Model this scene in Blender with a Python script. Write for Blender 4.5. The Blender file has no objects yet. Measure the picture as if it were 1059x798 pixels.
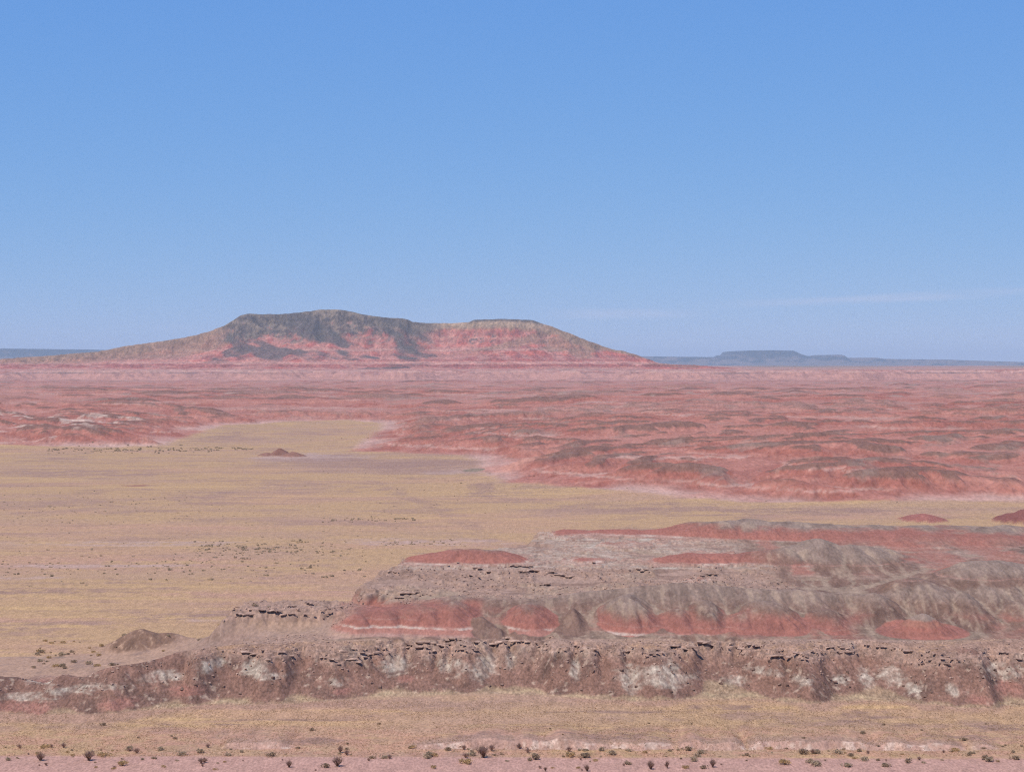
import bpy, bmesh, math, random
import numpy as np

# ------------------------------------------------------------------ camera, sky, sun, exposure
sc = bpy.context.scene
COL = sc.collection
CAM_Z = 75.0
F_PX = 2000.0            # focal length in pixels of the 1059 px wide photograph
HOR = 372.0              # row of the eye level in the photograph
CX = 529.5

cam_d = bpy.data.cameras.new('camera')
cam = bpy.data.objects.new('camera', cam_d)
COL.objects.link(cam)
cam.location = (0, 0, CAM_Z)
cam.rotation_euler = (math.radians(90), 0, 0)
cam_d.sensor_width = 36.0
cam_d.lens = 36.0 * F_PX / 1059.0
cam_d.shift_y = (HOR - 399.0) / 1059.0
cam_d.clip_start = 1.0
cam_d.clip_end = 200000.0
sc.camera = cam

SKY_TONE = ((0.72, 0.428), (0.46, 0.463), (0.12, 0.642))
SUN_EL = math.radians(63)
SUN_AZ = math.radians(220)      # clockwise from +Y: behind the camera and to its left
sun_to = (math.sin(SUN_AZ) * math.cos(SUN_EL), math.cos(SUN_AZ) * math.cos(SUN_EL), math.sin(SUN_EL))

w = bpy.data.worlds.new('World'); sc.world = w; w.use_nodes = True
nt = w.node_tree; nt.nodes.clear()
def N(t, ty, **kw):
    n = t.nodes.new(ty)
    for k, v in kw.items(): setattr(n, k, v)
    return n
out = N(nt, 'ShaderNodeOutputWorld'); bg = N(nt, 'ShaderNodeBackground')
sky = N(nt, 'ShaderNodeTexSky'); sky.sky_type = 'NISHITA'; sky.sun_disc = False
sky.sun_elevation = SUN_EL; sky.sun_rotation = SUN_AZ
sky.altitude = 1700; sky.air_density = 1.0; sky.dust_density = 0.0; sky.ozone_density = 8.0
bg.inputs['Strength'].default_value = 0.11
# thin cirrus streak low over the horizon, rising to the right, and a fainter one left of it
tc = N(nt, 'ShaderNodeTexCoord'); sep = N(nt, 'ShaderNodeSeparateXYZ'); mp = N(nt, 'ShaderNodeMapping'); mp.inputs['Scale'].default_value = (16, 16, 160)
mp.inputs['Rotation'].default_value = (0, math.radians(2.2), 0)
nz = N(nt, 'ShaderNodeTexNoise'); nz.inputs['Scale'].default_value = 1.0; nz.inputs['Detail'].default_value = 7; nz.inputs['Roughness'].default_value = 0.6
nt.links.new(tc.outputs['Generated'], sep.inputs['Vector']); nt.links.new(tc.outputs['Generated'], mp.inputs['Vector']); nt.links.new(mp.outputs['Vector'], nz.inputs['Vector'])
def M_(op, a, b=None, c=None):
    n_ = N(nt, 'ShaderNodeMath', operation=op)
    for q_, v_ in enumerate((a, b, c)):
        if v_ is None: continue
        if hasattr(v_, 'links'): nt.links.new(v_, n_.inputs[q_])
        else: n_.inputs[q_].default_value = v_
    return n_.outputs[0]
def R_(v_, a, b, lo=0.0, hi=1.0):
    n_ = N(nt, 'ShaderNodeMapRange', interpolation_type='SMOOTHSTEP'); nt.links.new(v_, n_.inputs[0])
    for q_, w_ in zip((1, 2, 3, 4), (a, b, lo, hi)): n_.inputs[q_].default_value = w_
    return n_.outputs[0]
tiltz = M_('MULTIPLY_ADD', sep.outputs['X'], -0.038, sep.outputs['Z'])
wob = M_('MULTIPLY_ADD', nz.outputs['Fac'], 0.004, tiltz)
streak = M_('MULTIPLY', R_(M_('ABSOLUTE', M_('SUBTRACT', wob, 0.0262)), 0.0034, 0.0004), R_(sep.outputs['X'], 0.06, 0.20))
faint = M_('MULTIPLY', R_(M_('ABSOLUTE', M_('SUBTRACT', sep.outputs['Z'], 0.0235)), 0.004, 0.0005), M_('MULTIPLY', R_(sep.outputs['X'], 0.01, 0.05), R_(sep.outputs['X'], 0.11, 0.06)))
low = M_('MULTIPLY', R_(sep.outputs['Z'], 0.022, 0.008), R_(nz.outputs['Fac'], 0.45, 0.75))
m3 = M_('MULTIPLY', M_('ADD', M_('ADD', M_('MULTIPLY', streak, 0.5), M_('MULTIPLY', faint, 0.5)), M_('MULTIPLY', low, 0.25)), R_(nz.outputs['Fac'], 0.32, 0.62, 0.25, 1.0))
mx = N(nt, 'ShaderNodeMix', data_type='RGBA'); mx.inputs['B'].default_value = (8.6, 9.2, 9.0, 1)
nt.links.new(m3, mx.inputs['Factor']); nt.links.new(sky.outputs['Color'], mx.inputs['A'])
# the clear desert air keeps the blue down to the horizon: soften the sky's contrast channel by channel
sx = N(nt, 'ShaderNodeSeparateColor'); cx_ = N(nt, 'ShaderNodeCombineColor')
nt.links.new(mx.outputs['Result'], sx.inputs['Color'])
for ch_, (pw, gain) in zip(('Red', 'Green', 'Blue'), SKY_TONE):
    a_ = N(nt, 'ShaderNodeMath', operation='MULTIPLY'); a_.inputs[1].default_value = 0.11
    p_ = N(nt, 'ShaderNodeMath', operation='POWER'); p_.inputs[1].default_value = pw
    g_ = N(nt, 'ShaderNodeMath', operation='MULTIPLY'); g_.inputs[1].default_value = gain / 0.11
    nt.links.new(sx.outputs[ch_], a_.inputs[0]); nt.links.new(a_.outputs[0], p_.inputs[0]); nt.links.new(p_.outputs[0], g_.inputs[0]); nt.links.new(g_.outputs[0], cx_.inputs[ch_])
nt.links.new(cx_.outputs['Color'], bg.inputs['Color']); nt.links.new(bg.outputs['Background'], out.inputs['Surface'])

sl = bpy.data.lights.new('sun', 'SUN'); sl.energy = 4.0; sl.angle = math.radians(0.53); sl.color = (1.0, 0.95, 0.88)
so = bpy.data.objects.new('sun', sl); COL.objects.link(so); so.location = (0, 0, 500)
from mathutils import Vector
so.rotation_euler = Vector(sun_to).to_track_quat('Z', 'Y').to_euler()

sc.view_settings.view_transform = 'Standard'; sc.view_settings.look = 'None'
sc.view_settings.gamma = 1.0; sc.view_settings.use_curve_mapping = False
sc.view_settings.exposure = 0.3
sc.cycles.use_denoising = False      # the denoiser smears the fine grain of the ground
sc.cycles.filter_width = 1.15
HAZE_DENSITY = 2.7e-5
K_ALB = np.array([0.715, 0.675, 0.56])   # a surface's base colour against the sunlit value it shows

# ------------------------------------------------------------------ numeric helpers
f32 = np.float32
_r = np.random.default_rng(7)
_P = _r.permutation(256).astype(np.int32)
_ang = _r.random(256) * 2 * np.pi
_GX = np.cos(_ang).astype(f32); _GY = np.sin(_ang).astype(f32)

def perlin(x, y, seed=0):
    x = np.asarray(x, f32) + f32(seed * 17.137); y = np.asarray(y, f32) + f32(seed * 9.71)
    xf = np.floor(x); yf = np.floor(y)
    xi = xf.astype(np.int32); yi = yf.astype(np.int32)
    u = x - xf; v = y - yf
    a0 = _P[xi & 255]; a1 = _P[(xi + 1) & 255]
    def g(a, yy, du, dv):
        h = _P[(a + yy) & 255]
        return _GX[h] * du + _GY[h] * dv
    n00 = g(a0, yi, u, v); n10 = g(a1, yi, u - 1, v); n01 = g(a0, yi + 1, u, v - 1); n11 = g(a1, yi + 1, u - 1, v - 1)
    su = u * u * u * (u * (u * 6 - 15) + 10); sv = v * v * v * (v * (v * 6 - 15) + 10)
    a = n00 + su * (n10 - n00); b = n01 + su * (n11 - n01)
    return (a + sv * (b - a)) * f32(1.45)

def fbm(x, y, octv=4, seed=0, gain=0.5):
    s = 0; amp = 1.0; tot = 0
    for k in range(octv):
        s = s + amp * perlin(x * 2.03 ** k, y * 2.03 ** k, seed + k * 3.3); tot += amp; amp *= gain
    return s / tot * 1.3

def ridged(x, y, octv=3, seed=0, gain=0.5):
    s = 0; amp = 1.0; tot = 0
    for k in range(octv):
        s = s + amp * (1 - np.abs(perlin(x * 2.1 ** k, y * 2.1 ** k, seed + k * 5.1))); tot += amp; amp *= gain
    return s / tot

def sm(a, b, x):
    t = np.clip((x - a) / (b - a), 0, 1)
    return t * t * (3 - 2 * t)

def lin(rgb):
    c = np.array(rgb, float) / 255.0
    return np.where(c <= 0.04045, c / 12.92, ((c + 0.055) / 1.055) ** 2.4)
def A1(*rgb): return (lin(rgb) * K_ALB).astype(f32)
def A(*rgb):
    c = lin(rgb); l = c @ np.array([0.3, 0.6, 0.1])
    return ((l + (c - l) * 0.72) * K_ALB).astype(f32)

def D_of(py, z=0.0): return (CAM_Z - z) * F_PX / (py - HOR)
def X_of(px, D): return (px - CX) / F_PX * D
def Z_of(py, D): return CAM_Z - (py - HOR) / F_PX * D

def kx(x, knots, D):
    """piecewise line through (photo column, value) knots set out along x at range D"""
    a = np.array(knots, float)
    return np.interp(x, X_of(a[:, 0], D), a[:, 1]).astype(f32)
def kz(x, knots, D):
    """crest elevation from (photo column, photo row) knots of a ridge standing at range D"""
    a = np.array(knots, float)
    return np.interp(x, X_of(a[:, 0], D), Z_of(a[:, 1], D)).astype(f32)

def bilin(G, x0, y0, cell, x, y):
    fx = np.clip((x - x0) / cell, 0, G.shape[1] - 1.001); fy = np.clip((y - y0) / cell, 0, G.shape[0] - 1.001)
    ix = fx.astype(np.int32); iy = fy.astype(np.int32); u = (fx - ix).astype(f32); v = (fy - iy).astype(f32)
    a = G[iy, ix] * (1 - u) + G[iy, ix + 1] * u
    b = G[iy + 1, ix] * (1 - u) + G[iy + 1, ix + 1] * u
    return a * (1 - v) + b * v

def blur(H, n=1):
    for _ in range(n):
        Q = np.pad(H, 1, mode='edge')
        H = (Q[1:-1, 1:-1] * 4 + Q[:-2, 1:-1] * 2 + Q[2:, 1:-1] * 2 + Q[1:-1, :-2] * 2 + Q[1:-1, 2:] * 2
             + Q[:-2, :-2] + Q[:-2, 2:] + Q[2:, :-2] + Q[2:, 2:]) / 16
    return H

def erode(H, cell, drops, batch, steps, seed, k_er=0.25, k_dep=0.25, cap=6.0, inertia=0.15, where=None):
    """rain-drop erosion; returns the carved heights and where water ran"""
    rg = np.random.default_rng(seed)
    H = (H / cell).astype(np.float64); ny, nx = H.shape; flow = np.zeros(H.size)
    if where is not None:
        idx = np.flatnonzero(where)
    done = 0
    while done < drops:
        n = min(batch, drops - done); done += n
        if where is None:
            px = rg.random(n) * (nx - 3) + 1; py = rg.random(n) * (ny - 3) + 1
        else:
            q = idx[rg.integers(0, idx.size, n)]
            px = np.clip(q % nx + rg.random(n), 1, nx - 2.01); py = np.clip(q // nx + rg.random(n), 1, ny - 2.01)
        dx = np.zeros(n); dy = np.zeros(n); vel = np.ones(n); wat = np.ones(n); sed = np.zeros(n)
        for s in range(steps):
            ix = px.astype(np.int64); iy = py.astype(np.int64); u = px - ix; v = py - iy
            i0 = iy * nx + ix; Hf = H.ravel()
            h00 = Hf[i0]; h10 = Hf[i0 + 1]; h01 = Hf[i0 + nx]; h11 = Hf[i0 + nx + 1]
            gx = (h10 - h00) * (1 - v) + (h11 - h01) * v; gy = (h01 - h00) * (1 - u) + (h11 - h10) * u
            h = h00 * (1 - u) * (1 - v) + h10 * u * (1 - v) + h01 * (1 - u) * v + h11 * u * v
            dx = dx * inertia - gx * (1 - inertia); dy = dy * inertia - gy * (1 - inertia)
            L = np.hypot(dx, dy) + 1e-9; dx /= L; dy /= L
            npx = np.clip(px + dx, 1, nx - 2.01); npy = np.clip(py + dy, 1, ny - 2.01)
            jx = npx.astype(np.int64); jy = npy.astype(np.int64); a = npx - jx; b = npy - jy; j0 = jy * nx + jx
            nh = Hf[j0] * (1 - a) * (1 - b) + Hf[j0 + 1] * a * (1 - b) + Hf[j0 + nx] * (1 - a) * b + Hf[j0 + nx + 1] * a * b
            dh = nh - h
            c = np.maximum(-dh, 0.002) * vel * wat * cap
            up = dh > 0
            dep = np.where(up, np.minimum(dh, sed), np.where(sed > c, (sed - c) * k_dep, 0.0))
            er = np.where(~up & (sed <= c), np.minimum((c - sed) * k_er, -dh * 0.5), 0.0)
            er = np.maximum(er, 0)
            d = dep - er; sed += -d
            wts = (1 - u) * (1 - v), u * (1 - v), (1 - u) * v, u * v
            ids = np.concatenate([i0, i0 + 1, i0 + nx, i0 + nx + 1])
            H = H + np.bincount(ids, np.concatenate([d * q for q in wts]), H.size).reshape(ny, nx)
            flow += np.bincount(i0, wat, H.size)
            vel = np.sqrt(np.maximum(vel * vel - dh * 0.5, 0.05)); vel = np.minimum(vel, 3); wat *= 0.985
            px, py = npx, npy
    return (H * cell).astype(f32), flow.reshape(ny, nx).astype(f32)

# ------------------------------------------------------------------ the near hills, 400 to 760 m off
NX0, NX1, NY0, NY1, NC = -300.0, 300.0, 388.0, 780.0, 0.5
A_BASE = [(-400, 742), (0, 742), (60, 743), (120, 743), (165, 735), (200, 731), (260, 731), (300, 728), (340, 729), (400, 722),
          (450, 722), (480, 720), (530, 719), (600, 723), (640, 727), (690, 727), (740, 722), (800, 723), (840, 731), (880, 727),
          (920, 724), (960, 731), (1030, 735), (1059, 729), (1500, 730)]
A_CREST = [(-400, 700), (-60, 690), (0, 688), (33, 691), (50, 695), (62, 696.5), (72, 689), (79, 686.5), (88, 689), (100, 690), (113, 684),
           (128, 680), (161, 678), (185, 673.5), (209, 672.5), (265, 671), (400, 671), (600, 672), (800, 672), (1000, 670), (1059, 668), (1500, 668)]
C_CREST = [(-400, 720), (320, 690), (336, 668), (343, 655), (348, 646), (354, 639), (362, 634), (375, 631), (400, 629), (430, 626), (450, 621), (470, 617.5),
           (500, 620), (540, 621), (575, 619), (600, 613), (640, 609), (668, 607.5), (698, 605), (740, 606), (800, 610), (870, 615), (905, 620), (985, 620), (1059, 616), (1500, 616)]
D_CREST = [(380, 600), (402, 587), (420, 576), (435, 574), (455, 570), (465, 567.5), (490, 567), (520, 569), (540, 574), (556, 583), (575, 582.5), (600, 578), (620, 578.5),
           (640, 585), (660, 584), (680, 577), (710, 571.5), (760, 570), (800, 566), (830, 562), (905, 566), (922, 571), (945, 583), (1000, 584), (1500, 584)]
E_CREST = [(555, 560), (566, 555), (571, 549.5), (580, 547.5), (600, 548.5), (640, 549), (665, 548.5), (690, 545), (715, 540), (740, 537.3), (770, 536.5), (800, 539),
           (860, 540), (930, 540), (1059, 541.5), (1500, 541)]
C_REC = [(300, 0), (400, 0), (440, 1), (478, 3), (492, 9), (510, 9), (520, 3), (560, 2), (578, 8), (600, 9), (612, 3), (650, 0), (676, 3), (684, 9), (692, 3), (706, 3), (726, 8),
         (738, 9), (752, 9), (764, 4), (790, 3), (830, 6), (870, 9), (900, 7), (1059, 5), (1500, 5)]

def tilt(x): return f32(0.020) * (x - f32(25.0))

def ridge(x, y, Db, Dc, zb, zc, wb, zback, p=1.4):
    s = np.clip((y - Db) / np.maximum(Dc - Db, 0.5), 0, 1)
    z = zb + (zc - zb) * (1 - (1 - s) ** p)
    t = sm(0, 1, (y - Dc) / wb)
    z = np.where(y > Dc, zc + (zback - zc) * t, z)
    return np.where(y < Db, -50, np.where(zc > zb, z, -50))

def dome(x, y, px, D, py, rx, ry, zb, p=1.35, skew=0.0):
    cx = X_of(px, D); zt = Z_of(py, D)
    r = np.hypot((x - cx) / rx, (y - D) / ry) * (1 + 0.12 * perlin(x / rx * 2, y / ry * 2, px % 13))
    r = np.clip(r, 0, 1.5)
    return np.where(r < 1.0, zb + (zt - zb) * (1 - r ** p) , -50)

DOMES = [  # column, range, row of the top, radii, foot elevation, kind
    (950, 496, 598, 25, 30, 9.0, 'grey'), (1026, 510, 579.5, 38, 42, 9.0, 'grey'), (1130, 508, 590, 34, 40, 9.0, 'grey'), (998, 482, 612, 11, 22, 9.0, 'spur'), (1052, 478, 620, 12, 20, 9.0, 'spur'), (905, 482, 612, 13, 20, 9.0, 'spur'),
    (954, 461, 632, 11.0, 9.5, 8.3, 'cone'), (146, 487, 649, 8.5, 8, 3.5, 'mound'), (172, 489, 652.5, 10, 8, 3.5, 'spur'),
    (845, 548, 556.6, 17, 24, 16.6, 'grey'), (815, 540, 566, 10, 18, 16.6, 'spur'), (880, 544, 562, 13, 22, 16.6, 'spur'), (912, 548, 567, 13, 18, 16.6, 'grey'), (938, 546, 577, 11, 14, 16.6, 'grey'),
    (985, 562, 574, 14, 18, 16.8, 'grey'), (1085, 562, 568, 22, 22, 16.8, 'grey'), (1040, 552, 580, 12, 14, 16.6, 'spur'), (720, 496, 600, 16, 14, 15.0, 'grey'), (650, 497, 604, 16, 12, 15.0, 'grey'), (790, 494, 606, 18, 12, 15.0, 'grey')]
LOBE_DOMES = [(372, 467, 633, 9.0, 15), (400, 471, 629, 13, 19), (440, 474, 625, 14, 22), (470, 474, 622, 9, 21), (548, 473, 625, 9.5, 20), (648, 474, 615, 11.5, 21.5), (700, 469, 629, 6.5, 16), (729, 472, 621, 7.5, 18.5), (793, 473, 621, 12, 20), (765, 468, 634, 7, 15),
              (852, 472, 630, 10, 18)]
TALUS = [(436, 457, 654, 4.6, 6), (497, 465, 634, 5.5, 14), (516, 460, 646, 3.5, 9), (531, 459, 650, 3.0, 8), (594, 468, 624, 6.0, 17), (580, 462, 644, 4.5, 10), (684, 459, 653, 4.0, 8), (744, 462, 648, 3.6, 10), (376, 455.5, 662, 3.0, 4.2), (820, 462, 648, 5, 11)]

def near_base(x, y):
    H = 0.35 * fbm(x / 40, y / 40, 2, 3)
    # front ridge
    DbA = np.interp(x, X_of(np.array(A_BASE)[:, 0], 412), D_of(np.array(A_BASE)[:, 1])).astype(f32)
    spur = perlin(x / 11, x * 0 + 0.5, 4) + 0.6 * perlin(x / 5, x * 0 + 0.5, 5)
    left = sm(-80, -95, x)
    DbA = DbA + 1.5 * spur * (1 - 0.3 * left)
    DcA = DbA - 1.2 * spur + kx(x, [(-400, 15), (100, 16), (160, 19), (265, 23), (500, 22), (1059, 24), (1500, 24)], 430)
    zA = kz(x, A_CREST, 434)
    bench = kx(x, [(-400, 0.5), (90, 1.5), (150, 3.2), (200, 5.5), (250, 8.6), (300, 9.0), (1500, 9.1)], 455)
    nose = sm(-0.25, 0.30, perlin(x / 7.5, x * 0 + 0.2, 6) + 0.3 * perlin(x / 4, x * 0, 7))
    a = ridge(x, y, DbA + 2.0 * (1 - nose), DcA, 0, zA, 15, bench, 1.15 + 1.0 * nose)
    a = np.where(y > DcA + 24, -50, a)
    # bench behind it
    bmask = sm(DcA - 1, DcA + 1, y) * sm(503, 489, y + kx(x, [(-400, 14), (150, 10), (250, 0), (1500, 0)], 480) + 2 * perlin(x / 9, y / 9, 14))
    b1 = np.where(y > DcA - 1, bench * bmask, -50)
    H = np.maximum(np.maximum(H, a), b1)
    # ledge-rimmed shelf on the left
    L = (13.0 + 0.5 * perlin(x / 9, y / 9, 8)) * sm(X_of(192, 474), X_of(244, 474), x + 2 * perlin(x / 7, y / 5, 10)) ** 0.7 * sm(463, 476, y + 1.5 * perlin(x / 8, y * 0, 9)) * sm(506, 494, y) * sm(X_of(520, 480), X_of(480, 480), x)
    H = np.maximum(H, L)
    # upper shelf
    xl = np.interp(y, [480, 500, 530, 548, 600, 612, 640], [X_of(362, 480), X_of(373, 500), X_of(400, 530), X_of(420, 548), X_of(545, 600), X_of(553, 612), X_of(560, 640)]).astype(f32)
    b2 = (14.2 + 3.3 * sm(496, 531, y) + 0.5 * fbm(x / 12, y / 16, 2, 13)) * sm(-12, 0.5, x - xl + 2.5 * perlin(x / 9, y / 9, 12)) ** 0.8 * sm(486, 499, y) * sm(672, 640, y)
    H = np.maximum(H, b2)
    # red lobed hills
    rec = kx(x, C_REC, 460)
    DbC = 452.5 + rec * 0.25 + kx(x, [(0, 0), (862, 0), (888, 15), (990, 15), (1015, 5), (1500, 2)], 460) + 0.8 * perlin(x / 7, x * 0, 21)
    zC = kz(x, C_CREST, 484)
    s = np.clip((y - DbC) / (484 - DbC), 0, 1)
    prof = 0.96 * s ** 1.12 + 0.04 * np.clip(s / 0.05, 0, 1)
    c = 8.4 + (zC - 8.4) * prof
    back = kx(x, [(-400, 0), (355, 1), (372, 9), (400, 14), (480, 14.3), (1500, 14.8)], 484)
    c = np.where(y > 484, zC + (back - zC) * sm(0, 14, y - 484), c)
    c = np.where((y < DbC) | (zC < 8.4) | (y > 502), -50, c)
    H = np.maximum(H, c)
    lobe = np.zeros_like(H); wx_ = x + 1.2 * perlin(x / 7, y / 9, 23); wy_ = y + 1.0 * perlin(x / 6, y / 6, 24)
    for (px, D, py, rx, ry) in LOBE_DOMES:
        z = dome(wx_, wy_, px, D, py, rx, ry, 8.2, 2.1)
        lobe = np.where(z > H, 1.0, lobe); H = np.maximum(H, z)
    tal = np.zeros_like(H)
    for (px, D, py, rx, ry) in TALUS:
        z = dome(wx_, wy_, px, D, py, rx, ry, 8.3, 0.95)
        tal = np.where(z > H, 1.0, tal); H = np.maximum(H, z)
    # hills on the upper shelf
    zD = kz(x, D_CREST, 545)
    DbD = 530 + 2.0 * perlin(x / 9, x * 0, 31)
    H = np.maximum(H, np.where(y < 562, ridge(x, y, DbD, 545 + 1.5 * perlin(x / 12, x * 0, 33), 17.3, zD, 13, 17.3, 1.6), -50))
    # far edge of the shelf
    DbE = kx(x, [(0, 608), (700, 608), (790, 598), (860, 574), (1500, 570)], 600) + 3.0 * perlin(x / 14, x * 0, 41) + sm(70, 90, x) * 7 * perlin(x / 13, x * 0, 42)
    wE = kx(x, [(0, 24), (760, 24), (860, 46), (1500, 46)], 600)
    zE = kz(x, E_CREST, 632)
    H = np.maximum(H, ridge(x, y, DbE, DbE + wE, 17.3, zE * 1.0, 55, 0, 1.5))
    for (px, D, py, rx, ry, zb, kd) in DOMES:
        z = dome(x + 1.0 * perlin(x / 8, y / 8, 25) * (kd != 'cone'), y, px, D, py, rx, ry, zb, 1.15 if kd in ('cone', 'mound', 'spur') else 1.55)
        H = np.maximum(H, z)
    # gullies over the right-hand hills
    H = H + sm(0, 40, x) * sm(470, 480, y) * sm(10, 13, H) * sm(700, 640, y) * (0.7 * fbm(x / 18, y / 22, 2, 15) + 0.6 * (ridged(x / 11, y / 26, 2, 16) - 0.6))
    return H, lobe, tal

def near_build():
    xs = np.arange(NX0, NX1, NC, dtype=f32); ys = np.arange(NY0, NY1, NC, dtype=f32)
    X, Y = np.meshgrid(xs, ys)
    H0, lobe, tal = near_base(X, Y)
    hill = H0 > 0.7
    H = blur(H0, 3) + hill * (0.22 * fbm(X / 7, Y / 7, 3, 51) + 0.22 * (ridged(X / 3.2, Y / 9, 2, 52) - 0.6))
    H1, fl = erode(H, NC, 210000, 15000, 55, 3, k_er=0.13, k_dep=0.16, cap=3.2, where=hill)
    dif = np.clip(H1 - H, -1.8, 1.2)
    fr_ = sm(444, 436, Y); dif = dif * (1 - 0.45 * fr_)
    H1 = blur(H + dif, 1)
    return H1, np.log1p(blur(fl, 1)), blur(dif, 1), blur(lobe, 2), blur(tal, 2)
NH, NFLOW, NDIF, NLOBE, NTAL = near_build()

def near_rock(x, y, z):
    """0..1 where bedded sandstone breaks out in ledges"""
    t = z + 0.55 * fbm(x / 9, y / 9, 3, 61)
    r1 = sm(6.3, 7.4, t + 1.2 * (sm(0.1, 0.6, fbm(x / 22, y / 30, 2, 62)) - 0.5)) * sm(9.6, 9.1, t) * sm(470, 455, y) * sm(-80, -45, x)
    r2 = sm(10.8, 11.4, t) * sm(14.6, 14.0, t) * sm(x * 0 + X_of(225, 474) - 2, x * 0 + X_of(225, 474), x) * sm(X_of(350, 474) + 8, X_of(350, 474), x) * sm(462, 466, y)
    r3 = sm(13.0, 14.0, t) * sm(18.9, 18.4, t) * sm(484, 489, y) * sm(0.0, 0.25, fbm(x / 16, y / 16, 2, 64) + 0.42) * sm(78, 66, x + 6 * perlin(x / 12, y / 12, 65))
    return np.maximum(np.maximum(r1, r2), r3)

def near_height(x, y):
    z = bilin(NH, NX0, NY0, NC, x, y)
    hill = sm(0.30, 0.85, z)
    rock = near_rock(x, y, z)
    h = 0.85
    off = 0.9 * fbm(x / 14, y / 20, 3, 71) + 0.25 * perlin(x / 1.9, y / 1.9, 72)
    q = (z + off) / h; fl = np.floor(q); fr = q - fl
    zt = (fl + np.clip(fr * 4.5 - 0.2 * perlin(x / 0.9, y / 1.3, 73), 0, 1)) * h - off
    blk = 0.30 * np.round(2.2 * perlin(x / 2.8, y / 2.0, 74)) / 2.2 + 0.12 * np.round(2 * perlin(x / 1.0, y / 0.9, 75)) / 2
    z2 = z + rock * (zt - z + blk)
    # fine rills on the clay and tussocks on the flats
    z2 = z2 + hill * (1 - rock) * (0.10 * (ridged(x / 1.5, y / 4, 2, 76) - 0.7) + 0.07 * perlin(x / 0.5, y / 0.7, 77))
    z2 = z2 + (1 - hill) * (0.05 * perlin(x / 0.45, y / 0.5, 78))
    return z2, rock, hill

# ------------------------------------------------------------------ the far badlands
VALLEY = [(-3000, 466), (-900, 465), (0, 463), (100, 464), (180, 462), (205, 452), (235, 442), (300, 438), (355, 437), (388, 439), (385, 446), (365, 458), (352, 468), (400, 470.5),
          (470, 474), (486, 480), (480, 490), (510, 502), (560, 505), (640, 511), (700, 518), (780, 522), (1059, 523), (3000, 524), (3000, 900), (-3000, 900)]
_V = np.array([(X_of(p, D_of(r)), D_of(r)) for p, r in VALLEY])

def valley_dist(x, y):
    """metres outside the valley floor (0 on it)"""
    sh = x.shape; x = x.ravel().astype(np.float64); y = y.ravel().astype(np.float64)
    best = np.full(x.size, 1e18); inside = np.zeros(x.size, bool)
    for i in range(len(_V)):
        ax, ay = _V[i]; bx, by = _V[(i + 1) % len(_V)]
        ex, ey = bx - ax, by - ay
        t = np.clip(((x - ax) * ex + (y - ay) * ey) / (ex * ex + ey * ey + 1e-9), 0, 1)
        d = (x - ax - t * ex) ** 2 + (y - ay - t * ey) ** 2
        best = np.minimum(best, d)
        c = ((ay > y) != (by > y))
        xi = ax + (y - ay) * ex / (ey if abs(ey) > 1e-9 else 1e-9)
        inside ^= c & (x < xi)
    d = np.sqrt(best); d[inside] = 0
    return d.reshape(sh).astype(f32)

ESC_D = 6500.0
def esc_line(x): return ESC_D + 260 * perlin(x / 700, x * 0 + .3, 81) + 90 * perlin(x / 190, x * 0 + .3, 82)

def bad_base(x, y):
    d = valley_dist(x, y)
    wob = d + 26 * perlin(x / 70, y / 70, 91) * sm(0, 30, d)
    far = sm(1800, 4200, y)
    wx = x + 30 * perlin(x / 160, y / 160, 92); wy = y + 30 * perlin(x / 160, y / 160, 93)
    b1_ = np.clip(np.abs(perlin(wx / 125, wy / 110, 94)) * 1.7, 0, 1); b2_ = np.clip(np.abs(perlin(wx / 64, wy / 62, 95)) * 1.7, 0, 1)
    l1 = 0.65 * (1 - (1 - b1_) ** 2) + 0.35 * (1 - np.abs(perlin(wx / 190, wy / 150, 102))); l2 = 0.7 * (1 - (1 - b2_) ** 2) + 0.3 * (1 - b2_); l3 = fbm(wx / 260, wy / 200, 2, 96)
    hum = 9.5 * l1 ** 1.2 + 6.0 * l2 ** 1.1 + 4.5 * l3
    lonr = 10 * (1 - np.abs(perlin(wx / 1500, wy / 330, 97))) ** 2 + 5 * (1 - np.abs(perlin(wx / 600, wy / 190, 98))) ** 2
    l4 = 1 - np.abs(perlin(wx / 34, wy / 38, 99))
    hum = hum + 1.4 * l4 * (1 - far) + 3 * l2 * l1 * (1 - far)
    z = sm(0, 330, wob) * 11 * (1 - 0.4 * far) + sm(0, 70, wob) * hum * (1 - 0.15 * far) * 0.85 + sm(100, 600, wob) * lonr * (0.35 + 0.6 * far) * sm(7500, 5200, y)
    z = z * (1 - 0.5 * sm(2600, 5200, y))
    # escarpment and the plain on top of it
    e = esc_line(x)
    z = z * sm(50, -500, y - e) + sm(-90, 40, y - e) * 36.0
    z = z + 7 * fbm(x / 420, y / 260, 3, 103) * sm(-90, 20, y - e) * sm(800, 150, y - e)
    z = np.where(d <= 0, 0, z)
    return z.astype(f32), d

def bad_build(x0, x1, y0, y1, cell, drops, seed):
    xs = np.arange(x0, x1, cell, dtype=f32); ys = np.arange(y0, y1, cell, dtype=f32)
    X, Y = np.meshgrid(xs, ys)
    H, d = bad_base(X, Y)
    H = H + sm(0, 25, d) * (0.5 * cell) * fbm(X / (cell * 8), Y / (cell * 8), 3, 101)
    H1, fl = erode(H, cell, drops, 20000, 50, seed, k_er=0.20, k_dep=0.14, cap=5.5, where=d > 5)
    dif = np.clip(H1 - H, -9, 4)
    R = H + dif; R = 0.5 * R + 0.5 * blur(R, 1)
    return R, np.log1p(blur(fl, 1)), d, blur(R - blur(R, 60), 2)
M = dict(x0=-950.0, y0=880.0, c=2.6); F = dict(x0=-3100.0, y0=2300.0, c=9.0)
M['H'], M['F'], M['D'], M['K'] = bad_build(-950, 950, 880, 2560, 2.6, 340000, 11)
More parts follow.
